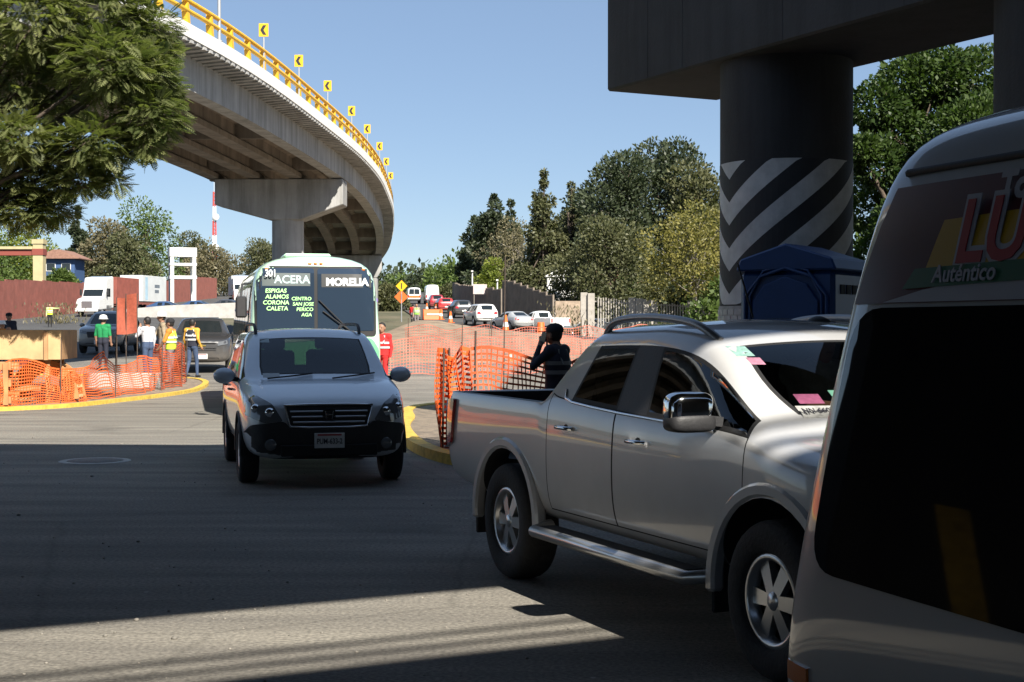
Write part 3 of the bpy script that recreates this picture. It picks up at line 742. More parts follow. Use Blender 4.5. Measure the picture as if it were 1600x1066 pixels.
    me = cage(S, T, cr, [(x, P['wr'] + .0, P['arch'], w - .30) for x in (P['wb'] / 2, -P['wb'] / 2)], P.get('levels', 2), 6)
    return me
def finish_car(P, root, body_m, win_m, ws_m, lamp=True):
    me = wagon(P); bv = bvh_of(me)
    slots = {0: ('body', body_m, None, 0, False), 1: ('side_window', win_m, M_RUB, .018, True), 2: ('windscreen', ws_m, M_RUB, .02, False), 3: ('rear_window', win_m, M_RUB, .02, False),
             4: ('front_door', body_m, M_SEAM, .005, True), 5: ('rear_door', body_m, M_SEAM, .005, True), 6: ('wheel_well', M_BLKP, None, 0, True)}
    parts = split(me, slots, root)
    return me, bv, parts
def decal_part(bv, name, poly, axis, m, parent, off=.003, thick=.012, grid=.07):
    return link(name, decal(bv, poly, axis, off, thick, grid), parent, m)
def mirrored(poly): return [(-p[0], p[1]) for p in reversed(poly)]
def plate(root, x, z, w, h, txt, front=True, bv=None):
    if bv is not None:
        hit = bv.ray_cast(Vector((9 if front else -9, 0, z)), Vector((-1 if front else 1, 0, 0)))
        if hit[0]: x = hit[0].x
    s = 1 if front else -1
    p = MB().box((x + s * .016, 0, z), (.02, w, h)).build('number_plate', M_PLATE, root, bevel=.003)
    if txt: text_mesh(txt, h * .50, 'plate_number', M_INK, p, facing((x + s * .028, 0, z - h * .06), (0, s, 0), (0, 0, 1)), .001, .0015, xs=.74)
    MB().box((x + s * .0275, 0, z + h * .38), (.002, w * .8, h * .12)).build('plate_band', mat('plate_red', (.4, .05, .06), .5), p)
    return p
def mirror(root, x, y, z, m, s, big=1.0):
    b = MB().sphere((x, y + s * .13 * big, z), .5, 14, 8, (.16 * big, .26 * big, .19 * big)).build('door_mirror', m, root)
    MB().bar((x - .02, y - s * .03, z - .05 * big), (x, y + s * .08, z - .03 * big), .06, .05).build('mirror_arm', M_BLKP, b)
    return b
def handle(root, x, y, z, s, m):
    h = MB().tube([(x - .10, y + s * .008, z), (x - .07, y + s * .035, z + .003), (x + .07, y + s * .035, z + .003), (x + .10, y + s * .008, z)], .013, 6).build('door_handle', m, root)
    MB().sphere((x, y - s * .004, z), .5, 12, 6, (.12, .008, .06)).build('handle_recess', M_SEAM, h)
    return h
def seats(root, xs, y, z, m=None):
    for x in xs:
        for s in (1, -1):
            q = MB(); q.box((x, s * y, z), (.5, .5, .16)); q.box((x - .26, s * y, z + .36), (.14, .48, .62), M=Matrix.Rotation(R(-12), 3, 'Y')); q.box((x - .33, s * y, z + .76), (.09, .26, .17))
            q.build('seat', m or M_SEAT, root, bevel=.03)
# ================================================================== SILVER PICKUP
def build_pickup(loc, th):
    root = thing('pickup_truck', loc, heading(th), 'silver double-cab pickup with roof rails waiting beside the passenger van', 'pickup')
    PT = paint('silver_paint', (.53, .535, .54), .3, .12); w = .925
    f = lambda *a: a
    S = [
     st(2.52, .52, .60, .58, .74, .88, .60, f(2.52, .58, .93), f(2.50, .45, .955), f(2.50, .25, .965), f(2.50, 0, .97)),
     st(2.40, .42, .84, .50, .74, .93, .82, f(2.38, .79, 1.00), f(2.38, .62, 1.035), f(2.38, .35, 1.05), f(2.38, 0, 1.055)),
     st(2.05, .40, .92, .48, .76, .98, .915, f(2.05, .87, 1.04), f(2.05, .70, 1.07), f(2.05, .4, 1.065), f(2.05, 0, 1.08)),
     st(1.66, .40, .935, .48, .76, 1.02, .925, f(1.66, .895, 1.09), f(1.66, .72, 1.125), f(1.66, .4, 1.12), f(1.66, 0, 1.135)),
     st(1.36, .42, .925, .50, .78, 1.08, .915, f(1.36, .885, 1.145), f(1.31, .80, 1.16), f(1.36, .71, 1.165), f(1.50, 0, 1.19)),
     st(1.06, .42, .925, .50, .78, 1.10, .915, f(1.04, .885, 1.165), f(.78, .735, 1.60), f(.77, .655, 1.65), f(.90, 0, 1.70)),
     st(.20, .42, .925, .50, .78, 1.11, .915, f(.20, .885, 1.185), f(.18, .725, 1.64), f(.18, .65, 1.69), f(.18, 0, 1.74)),
     st(.09, .42, .925, .50, .78, 1.11, .915, f(.09, .885, 1.19), f(.08, .725, 1.64), f(.08, .65, 1.69), f(.08, 0, 1.74)),
     st(-.70, .42, .925, .50, .78, 1.14, .915, f(-.72, .885, 1.23), f(-.56, .715, 1.62), f(-.56, .64, 1.68), f(-.56, 0, 1.73)),
     st(-.95, .42, .925, .50, .78, 1.15, .915, f(-.95, .88, 1.25), f(-.83, .705, 1.58), f(-.83, .62, 1.645), f(-.85, 0, 1.70)),
     st(-1.01, .42, .925, .50, .80, 1.13, .918, f(-1.01, .90, 1.20), f(-1.01, .83, 1.20), f(-.98, .78, .76), f(-.98, 0, .76)),
     st(-1.14, .42, .925, .50, .80, 1.13, .918, f(-1.14, .90, 1.20), f(-1.14, .83, 1.20), f(-1.14, .78, .76), f(-1.14, 0, .76)),
     st(-2.05, .46, .93, .52, .80, 1.13, .92, f(-2.05, .90, 1.205), f(-2.05, .83, 1.205), f(-2.05, .78, .76), f(-2.05, 0, .76)),
     st(-2.60, .52, .915, .58, .80, 1.13, .905, f(-2.60, .885, 1.205), f(-2.60, .82, 1.205), f(-2.60, .78, .76), f(-2.60, 0, .76)),
     st(-2.66, .54, .905, .60, .80, 1.13, .895, f(-2.66, .875, 1.205), f(-2.64, .80, 1.205), f(-2.63, .6, 1.205), f(-2.63, 0, 1.205)),
     st(-2.74, .58, .88, .64, .80, 1.12, .87, f(-2.74, .85, 1.19), f(-2.73, .78, 1.205), f(-2.73, .6, 1.21), f(-2.73, 0, 1.21)),
     st(-2.76, .64, .80, .68, .82, 1.05, .79, f(-2.76, .78, 1.12), f(-2.76, .7, 1.14), f(-2.76, .5, 1.15), f(-2.76, 0, 1.15)),
    ]
    T = {(4, 7): 2, (4, 5): 1, (5, 5): 1, (7, 5): 1}
    for j in (2, 3, 4): T[(4, j)] = 4; T[(5, j)] = 4; T[(6, j)] = 4; T[(7, j)] = 5; T[(8, j)] = 5
    T[(6, 5)] = 7
    for i in range(10, 14): T[(i, 5)] = 8; T[(i, 6)] = 8; T[(i, 7)] = 8
    T[(9, 7)] = 3
    cr = [('row', 5, 4, 9, .6), ('row', 5, 10, 14, .8), ('row', 6, 10, 14, .9), ('row', 7, 10, 13, .9), ('ring', 10, 5, 8, 1), ('ring', 9, 0, 5, .0), ('ring', 13, 5, 8, .9), ('ring', 14, 5, 8, .7), ('row', 7, 4, 5, .4)]
    me = cage(S, T, cr, [(1.575, .40, .47, .60), (-1.575, .40, .47, .60)], 3, 9)
    bv = bvh_of(me)
    slots = {0: ('body', PT, None, 0, False), 1: ('side_window', M_GLD, M_RUB, .022, True), 2: ('windscreen', M_GL, M_RUB, .025, False), 3: ('rear_window', M_GLD, M_RUB, .02, False),
             4: ('front_door', PT, M_SEAM, .009, True), 5: ('rear_door', PT, M_SEAM, .009, True), 7: ('window_pillar', M_BLKP, None, 0, True), 8: ('wheel_well', M_BLKP, None, 0, False)}
    slots[8] = ('bed_liner', M_BLKP, None, 0, True); slots[9] = ('wheel_well', M_BLKP, None, 0, True)
    split(me, slots, root)
    for x in (1.575, -1.575):
        for s in (1, -1):
            wheel(root, x, s * .80, .382, .25, .225, s, 'spoke', 6)
            an = [R(-6) + R(192) * k / 24 for k in range(25)]
            lip = MB().prism([(x + .55 * math.cos(a), .40 + .545 * math.sin(a)) for a in an] + [(x + .472 * math.cos(a), .40 + .472 * math.sin(a)) for a in reversed(an)], s * .86, s * .937, lambda p, h: (p[0], h, p[1]))
            lip.build('arch_flare', PT, root, bevel=.016) if True else None
            MB().box((x - .50, s * .80, .42), (.02, .24, .36)).build('mud_flap', M_BLKP, root, bevel=.01)
    for s in (1, -1):
        # side step
        sp = MB().tube([(-1.02, s * .84, .42), (-.94, s * .99, .40), (.95, s * .99, .40), (1.05, s * .84, .42)], .038, 10).build('side_step', M_ALLOY, root)
        MB().box((.0, s * .93, .425), (1.8, .13, .02)).build('step_tread', M_BLKP, sp)
        # roof rail
        rr = [(.66, s * .615, 1.60), (.46, s * .645, 1.69), (.1, s * .655, 1.728), (-.30, s * .65, 1.728), (-.55, s * .64, 1.695), (-.70, s * .61, 1.61)]
        MB().tube(catmull(rr, 5, False), .023, 8).build('roof_rail', mat('rail_silver', (.30, .30, .31), .35, .7), root)
        # chrome waist strip, handles, mirror
        MB().tube([bv.ray_cast(Vector((x, s * 3, z)), Vector((0, -s, 0)))[0] + Vector((0, s * .004, 0)) for x, z in ((1.05, 1.150), (.6, 1.168), (.3, 1.177), (0, 1.186), (-.3, 1.20), (-.6, 1.218), (-.70, 1.24), (-.73, 1.29))], .009, 6).build('chrome_strip', M_CHROME, root)
        for x, z in ((.28, 1.04), (-.64, 1.06)):
            y = bv.ray_cast(Vector((x, s * 3, z)), Vector((0, -s, 0)))[0].y; handle(root, x, y, z, s, M_CHROME)
        def sq(c, dx, dy, dz, ex=.55):
            m_ = MB().sphere((0, 0, 0), 1, 20, 14); q_ = lambda v: math.copysign(abs(v) ** ex, v)
            m_.v = [(c[0] + dx / 2 * q_(v[0]), c[1] + dy / 2 * q_(v[1]), c[2] + dz / 2 * q_(v[2])) for v in m_.v]; return m_
        mb = sq((1.06, s * 1.045, 1.255), .15, .26, .20).build('door_mirror', M_CHROME, root)
        sq((1.066, s * 1.045, 1.20), .155, .265, .10).build('mirror_shell', M_BLKP, mb)
        MB().bar((1.06, s * .87, 1.20), (1.06, s * .95, 1.21), .08, .05).build('mirror_arm', M_BLKP, mb)
        # lamps
        decal_part(bv, 'tail_lamp', rpoly([(-2.75, .78), (-2.54, .84), (-2.50, 1.16), (-2.74, 1.14)], .04), (0, -s, 0), M_RED, root, .002, .022)
        decal_part(bv, 'headlamp', rpoly([(2.05, .98), (2.42, .90), (2.46, .80), (2.2, .84)], .03), (0, -s, 0), M_LENS, root, .002, .012)
        hl = [(s * .50, .84), (s * .82, .86), (s * .80, 1.0), (s * .50, .95)]
        decal_part(bv, 'headlamp', rpoly(hl if s < 0 else hl, .03), (-1, 0, 0), M_LENS, root, .002, .012)
    decal_part(bv, 'grille', rpoly([(-.46, .68), (.46, .68), (.50, .95), (-.50, .95)], .05), (-1, 0, 0), M_BLKP, root, .002, .02)
    MB().bar((2.55, -.48, .93), (2.55, .48, .93), .03, .035).build('grille_bar', M_CHROME, root)
    MB().box((-2.78, 0, .60), (.16, 1.46, .16)).build('rear_bumper', M_CHROME, root, bevel=.03)
    MB().box((2.50, 0, .52), (.14, 1.3, .14)).build('skid_plate', M_BLKP, root, bevel=.03)
    decal_part(bv, 'tailgate_seam', [(-.70, .70), (.70, .70), (.70, .712), (-.70, .712)], (1, 0, 0), M_SEAM, root, .001, .003)
    plate(root, -2.8, .80, .32, .15, None, False, bv)
    MB().tube([(-.45, .30, 1.735), (-.63, .30, 2.08)], .006, 5).build('antenna', M_BLKP, root)
    # inside
    seats(root, (.32, -.50), .37, .80)
    MB().box((1.08, 0, 1.08), (.30, 1.45, .20)).build('dashboard', M_BLKP, root, bevel=.05)
    MB().lathe([(.185 + .014 * math.cos(a), .014 * math.sin(a)) for a in [k * math.pi / 4 for k in range(9)]], 20, Matrix.Translation((.80, .37, 1.14)) @ Matrix.Rotation(R(-62), 4, 'Y')).build('steering_wheel', M_BLKP, root)
    MB().box((-.05, 0, .60), (2.3, 1.66, .06)).build('cabin_floor', M_BLKP, root)
    # papers and stickers behind the windscreen, low on the passenger side and by the pillar
    for (y, z, wd, hh, c, nm) in ((-.46, 1.315, .13, .045, (.22, .06, .12), 'a'), (-.44, 1.255, .24, .055, (.45, .45, .43), 'b'), (-.60, 1.55, .09, .05, (.25, .42, .38), 'c'), (-.575, 1.50, .07, .035, (.45, .2, .28), 'd'), (-.28, 1.33, .10, .05, (.10, .25, .18), 'e')):
        o = decal_part(bv, 'windscreen_sticker', [(y - wd / 2, z - hh / 2), (y + wd / 2, z - hh / 2), (y + wd / 2, z + hh / 2), (y - wd / 2, z + hh / 2)], (-1, 0, 0), mat('sticker_' + nm, c, .5, noise=.3, nscale=30), root, .002, .002, .2)
    q = bv.ray_cast(Vector((9, -.44, 1.255)), Vector((-1, 0, 0)))[0]; nrm = bv.ray_cast(Vector((9, -.44, 1.255)), Vector((-1, 0, 0)))[1]
    upv = Vector((-.8, 0, .6))
    text_mesh('NN-6607-A', .05, 'plate_number', M_INK, root, facing(q + nrm * .008, (0, 1, 0), upv), .0005, .001)
    return root
pk = build_pickup((1.42, 8.76, 0), 23.45)

# ================================================================== SMALL SUV COMING TOWARDS US
def build_suv(loc, th):
    root = thing('small_suv', loc, heading(th), 'light blue-grey small SUV with black bumper driving ahead of the green bus', 'car')
    PT = paint('bluegrey_paint', (.66, .71, .76), .25, .12)
    P = dict(front=2.16, rear=-2.30, w=.885, zb=.27, hood=.93, cowl=1.08, cowl_x=1.02, roof_x=.30, roof=1.665, belt=1.08, roof_w=.665, b_x=-.22, c_x=-1.12, d_x=-1.85, roof_rear_x=-1.95,
             glass_rear_x=-2.2, wb=2.62, wr=.345, arch=.405, mid=.66, levels=2)
    me, bv, parts = finish_car(P, root, PT, M_GLD, M_GL)
    for x in (1.31, -1.31):
        for s in (1, -1): wheel(root, x, s * .775, .345, .21, .205, s, 'spoke', 7)
    # black lower bumper and cladding
    X = -1
    lowb = rpoly([(-.84, .30), (.84, .30), (.865, .55), (.80, .66), (.46, .70), (.40, .64), (-.40, .64), (-.46, .70), (-.80, .66), (-.865, .55)], .05)
    decal_part(bv, 'front_bumper', lowb, (-1, 0, 0), M_BLKP, root, .0, .035, .08)
    MB().box((2.19, 0, .40), (.03, 1.0, .12)).build('bumper_intake', M_SEAM, root, bevel=.01)
    for s in (1, -1):
        MB().lathe([(0, .01), (.05, .008), (.06, 0)], 14, Matrix.Translation((2.165, s * .60, .46)) @ Matrix.Rotation(R(90), 4, 'Y')).build('fog_lamp', M_LENS, root)
        hl = rpoly([(s * .47, .70), (s * .66, .68), (s * .85, .76), (s * .83, .90), (s * .74, .97), (s * .58, .88)], .03)
        h = decal_part(bv, 'headlamp', hl, (-1, 0, 0), M_LENS, root, .002, .02, .04)
        for (y, z, r_) in ((.60, .79, .055), (.74, .83, .05)):
            q = bv.ray_cast(Vector((9, s * y, z)), Vector((-1, 0, 0)))[0]
            MB().lathe([(0, .03), (r_ * .8, .028), (r_, .0)], 16, Matrix.Translation(q) @ Matrix.Rotation(R(90), 4, 'Y')).build('lamp_bowl', M_CHROME, h)
        mirror(root, .72, s * .87, 1.13, PT, s, .95)
        for x, z in ((.02, .95), (-.95, .97)):
            y = bv.ray_cast(Vector((x, s * 3, z)), Vector((0, -s, 0)))[0].y; handle(root, x, y, z, s, M_BLKP)
        rr = [(.16, s * .60, 1.56), (.06, s * .605, 1.665), (-.2, s * .605, 1.70), (-1.3, s * .60, 1.70), (-1.6, s * .595, 1.66), (-1.72, s * .59, 1.56)]
        MB().tube(catmull(rr, 5, False), .02, 8).build('roof_rail', M_BLKP, root)
        clad = [(2.0, .30), (-2.2, .34), (-2.2, .48), (2.0, .46)]
        decal_part(bv, 'tail_lamp', rpoly([(-2.3, .85), (-2.12, .85), (-2.05, 1.5), (-2.14, 1.5)], .02), (0, -s, 0), M_RED, root, .001, .012)
        decal_part(bv, 'sill_cladding', [(.86, .29), (.86, .40), (-.86, .40), (-.86, .29)], (0, -s, 0), M_BLKP, root, .002, .014, .2)
        for x0 in (1.31, -1.31):
            MB().tube([(x0 + .412 * math.cos(a), s * .872, .345 + .412 * math.sin(a)) for a in [R(-4) + R(188) * k / 18 for k in range(19)]], .020, 6).build('arch_trim', M_BLKP, root)
    # chrome-framed grille with three bars and an H emblem
    g = decal_part(bv, 'grille', rpoly([(-.40, .64), (.40, .64), (.45, .86), (-.45, .86)], .03), (-1, 0, 0), M_BLKP, root, .002, .018)
    gx = bv.ray_cast(Vector((9, 0, .75)), Vector((-1, 0, 0)))[0].x + .024
    def gpt(y, z):
        h = bv.ray_cast(Vector((9, y, z)), Vector((-1, 0, 0)))[0]; return h + Vector((.026, 0, 0))
    for z, hw in ((.80, .40), (.745, .385), (.69, .37)):
        MB().tube([gpt(y, z) for y in (-hw, -.2, 0, .2, hw)], .010, 6).build('grille_bar', M_ALLOY, g)
    fr = [gpt(-.455, .865), gpt(-.2, .872), gpt(.2, .872), gpt(.455, .865), gpt(.40, .645), gpt(.2, .635), gpt(-.2, .635), gpt(-.40, .645), gpt(-.455, .865)]
    MB().tube(fr, .013, 6).build('grille_frame', M_CHROME, g)
    e = MB(); c = gpt(0, .765) + Vector((.01, 0, 0)); e.box(c, (.012, .13, .11)); eb = e.build('emblem', M_BLKP, root, bevel=.015)
    em = MB(); em.bar(c + Vector((.012, -.042, .042)), c + Vector((.012, -.028, -.042)), .012, .014); em.bar(c + Vector((.012, .042, .042)), c + Vector((.012, .028, -.042)), .012, .014); em.bar(c + Vector((.012, -.034, .0)), c + Vector((.012, .034, 0)), .012, .012)
    em.build('emblem_letter', M_CHROME, eb)
    pl_ = plate(root, 2.2, .50, .31, .155, 'PUM-633-2', True, bv); pl_.location.x = .045
    decal_part(bv, 'bonnet_seam', [(1.75, -.72), (1.76, -.72), (1.76, .72), (1.75, .72)], (0, 0, -1), M_SEAM, root, .001, .003) if False else None
    seats(root, (.05, -.85), .36, .72)
    MB().box((.85, 0, .98), (.32, 1.4, .2)).build('dashboard', M_BLKP, root, bevel=.05)
    MB().lathe([(.185 + .014 * math.cos(a), .014 * math.sin(a)) for a in [k * math.pi / 4 for k in range(9)]], 20, Matrix.Translation((.52, .36, 1.02)) @ Matrix.Rotation(R(-62), 4, 'Y')).build('steering_wheel', M_BLKP, root)
    MB().box((-.3, 0, .42), (2.6, 1.5, .05)).build('cabin_floor', M_BLKP, root)
    for s in (-1, 1): MB().tube([bv.ray_cast(Vector((9, y, z)), Vector((-1, 0, 0)))[0] + Vector((.015, 0, .01)) for y, z in ((s * .35 - .2, 1.10), (s * .35 + .12, 1.13), (s * .35 + .3, 1.15))], .009, 5).build('wiper', M_RUB, root)
    for (y, z, wd, hh, nm, c) in ((-.52, 1.52, .10, .05, 'f', (.30, .36, .36)), (-.50, 1.14, .18, .045, 'g', (.35, .37, .37))):
        decal_part(bv, 'windscreen_sticker', [(y - wd / 2, z - hh / 2), (y + wd / 2, z - hh / 2), (y + wd / 2, z + hh / 2), (y - wd / 2, z + hh / 2)], (-1, 0, 0), mat('sticker_' + nm, c, .5), root, .002, .002, .2)
    return root
build_suv((-2.42, 17.4, 0), 14.0)

# ================================================================== GREEN AND WHITE BUS
def build_bus(loc, th):
    root = thing('city_bus', loc, heading(th), 'mint green city bus with handwritten route names on its windscreen', 'bus')
    W1 = paint('mint_white_paint', (.50, .74, .54), .3); G1 = paint('bus_green_paint', (.17, .62, .27), .3)
    f = lambda *a: a
    def ring(x, k=1.0, zb=.42, top=3.02):
        w = 1.19 * k
        return [(x, 0, zb), (x, w * .9, zb), (x, w - .02, zb + .1), (x, w, 1.0), (x, w, 1.32), (x, w - .005, 1.42), (x, w - .07, 2.45), (x, w - .2, top - .13), (x, 0, top)]
    S = []
    r0 = ring(4.62, .80, .55, 2.80); r0 = [(4.62 - .10 * max(0, (p[2] - 1.4)) / 1.5, p[1], min(p[2], 2.72)) for p in r0]; S.append(r0)
    r1 = ring(4.58, .96, .46, 2.93); r1 = [(4.58 - .16 * max(0, (p[2] - 1.4)) / 1.5, p[1], p[2]) for p in r1]; S.append(r1)
    r2 = ring(4.40, 1.0, .42, 3.0); r2 = [(4.40 - .14 * max(0, (p[2] - 1.4)) / 1.5, p[1], p[2]) for p in r2]; S.append(r2)
    for x in (4.0, 3.0, 1.0, -1.0, -3.0, -4.4): S.append(ring(x))
    S.append(ring(-4.6, .97, .46, 2.96)); S.append(ring(-4.66, .8, .6, 2.7))
    me = cage(S, {}, [('row', 4, 0, 10, .3)], [(2.75, .48, .54, .8), (-2.4, .48, .54, .8)], 2, 6); bv = bvh_of(me)
    split(me, {0: ('body', W1, None, 0, False), 6: ('wheel_well', M_BLKP, None, 0, True)}, root)
    for x in (2.75, -2.4):
        for s in (1, -1): wheel(root, x, s * 1.02, .48, .26, .28, s, 'spoke', 8)
    # green lower front, waist band and side panels
    decal_part(bv, 'front_panel', rpoly([(-1.10, .60), (1.10, .60), (1.14, 1.25), (1.0, 1.47), (-1.0, 1.47), (-1.14, 1.25)], .08), (-1, 0, 0), G1, root, .002, .014, .12)
    decal_part(bv, 'front_band', rpoly([(-.95, 1.36), (.10, 1.44), (.10, 1.50), (-.95, 1.52)], .02), (-1, 0, 0), W1, root, .016, .012, .12)
    fb = decal_part(bv, 'front_bumper', rpoly([(-1.12, .46), (1.12, .46), (1.12, .70), (-1.12, .70)], .06), (-1, 0, 0), M_BLKP, root, .012, .07, .15)
    for s in (1, -1):
        decal_part(bv, 'headlamp', rpoly([(s * .62, .82), (s * 1.0, .82), (s * 1.0, 1.06), (s * .62, 1.06)], .06), (-1, 0, 0), M_LENS, root, .018, .02)
        decal_part(bv, 'side_skirt', [(4.2, .60), (-4.4, .60), (-4.4, 1.30), (4.2, 1.30)], (0, -s, 0), G1, root, .002, .008, .6)
        for k in range(6):
            x1 = 3.75 - k * 1.33; decal_part(bv, 'side_window', rpoly([(x1, 1.48), (x1 - 1.22, 1.48), (x1 - 1.22, 2.42), (x1, 2.42)], .06), (0, -s, 0), M_DARKGL, root, .003, .01, .4)
    # split windscreen: dark frame, two panes
    fr = decal_part(bv, 'windscreen_frame', rpoly([(-1.08, 1.50), (1.08, 1.50), (1.09, 2.76), (-1.09, 2.76)], .07), (-1, 0, 0), M_RUB, root, .002, .012, .1)
    def wpt(y, z, d=.0):
        h = bv.ray_cast(Vector((9, y, z)), Vector((-1, 0, 0)))[0]; return h + Vector((.018 + d, 0, 0))
    for s in (1, -1):
        decal_part(bv, 'windscreen', rpoly([(s * .03, 1.60), (s * 1.04, 1.60), (s * 1.05, 2.72), (s * .03, 2.72)], .05), (-1, 0, 0), mat('bus_glass', (.022, .036, .058), .04, spec=1.0, coat=.6), root, .016, .006, .12)
    n_ = (wpt(0, 2.5) - wpt(0, 1.7)); UP = n_.normalized()
    WHT = mat('sign_white', (.75, .77, .78), .6); LIME = mat('lime_marker', (.45, .85, .35), .6); CYA = mat('pale_sign', (.42, .55, .56), .6)
    def put(txt, y, z, size, m, bold=0, xs=1, sh_=0, nm='lettering'):
        return text_mesh(txt, size, nm, m, root, facing(wpt(y, z, .010), (0, 1, 0), UP), .001, bold, 'CENTER', sh_, xs)
    decal_part(bv, 'destination_board', [(-.95, 2.40), (-.10, 2.40), (-.10, 2.63), (-.95, 2.63)], (-1, 0, 0), mat('board_grey', (.07, .09, .09), .5), root, .0225, .003, .2)
    decal_part(bv, 'destination_board', [(.10, 2.38), (1.00, 2.38), (1.00, 2.62), (.10, 2.62)], (-1, 0, 0), mat('board_black', (.012, .014, .015), .5), root, .0225, .003, .2)
    put('ACERA', -.42, 2.51, .20, CYA, .004); put('MORELIA', .56, 2.47, .185, WHT, .009)
    text_mesh('301', .17, 'lettering', WHT, root, facing(wpt(-.80, 2.62, .07), (.10, 1, 0), UP), .001, .005, 'CENTER', 0, .8)
    for k, l in enumerate(('ESPIGAS', 'ALAMOS', 'CORONA', 'CALETA')): put(l, -.71 + .02 * (k % 2), 2.31 - k * .105, .105, LIME, .002, 1, .1)
    for k, l in enumerate(('CENTRO', 'SAN JOSE', 'PERICO', 'AGA')): put(l, -.26 + .03 * k, 2.17 - k * .095, .088, LIME, .0015, 1, .1)
    for y0, z0, y1, z1 in ((.05, 2.15, .62, 1.58), (.12, 1.95, .66, 1.56)): MB().tube([wpt(y0, z0, .03), wpt((y0 + y1) / 2, (z0 + z1) / 2, .04), wpt(y1, z1, .03)], .012, 6).build('wiper', M_RUB, root)
    for y in (-.86, -.10, 0, .10, .86):
        q = bv.ray_cast(Vector((9, y, 2.80 if abs(y) < .5 else 2.70)), Vector((-1, 0, 0)))[0] or bv.find_nearest(Vector((4.5, y, 2.7)))[0]; MB().sphere(q, .5, 10, 6, (.07, .08, .045)).build('marker_lamp', M_AMB, root)
    MB().box((2.2, 0, 3.03), (1.1, .9, .08)).build('roof_hatch', W1, root, bevel=.04)
    # mirrors on arms
    for s in (-1,):
        MB().tube([(4.35, s * 1.14, 2.45), (4.62, s * 1.30, 2.42), (4.66, s * 1.32, 2.2)], .018, 6).build('mirror_arm', M_BLKP, root)
        MB().box((4.66, s * 1.32, 2.02), (.08, .2, .38)).build('door_mirror', M_BLKP, root, bevel=.03)
    return root
_h = Vector((math.sin(R(12.5)), -math.cos(R(12.5))))
build_bus((-3.50 - 4.6 * _h.x, 26.4 - 4.6 * _h.y, 0), 12.5)

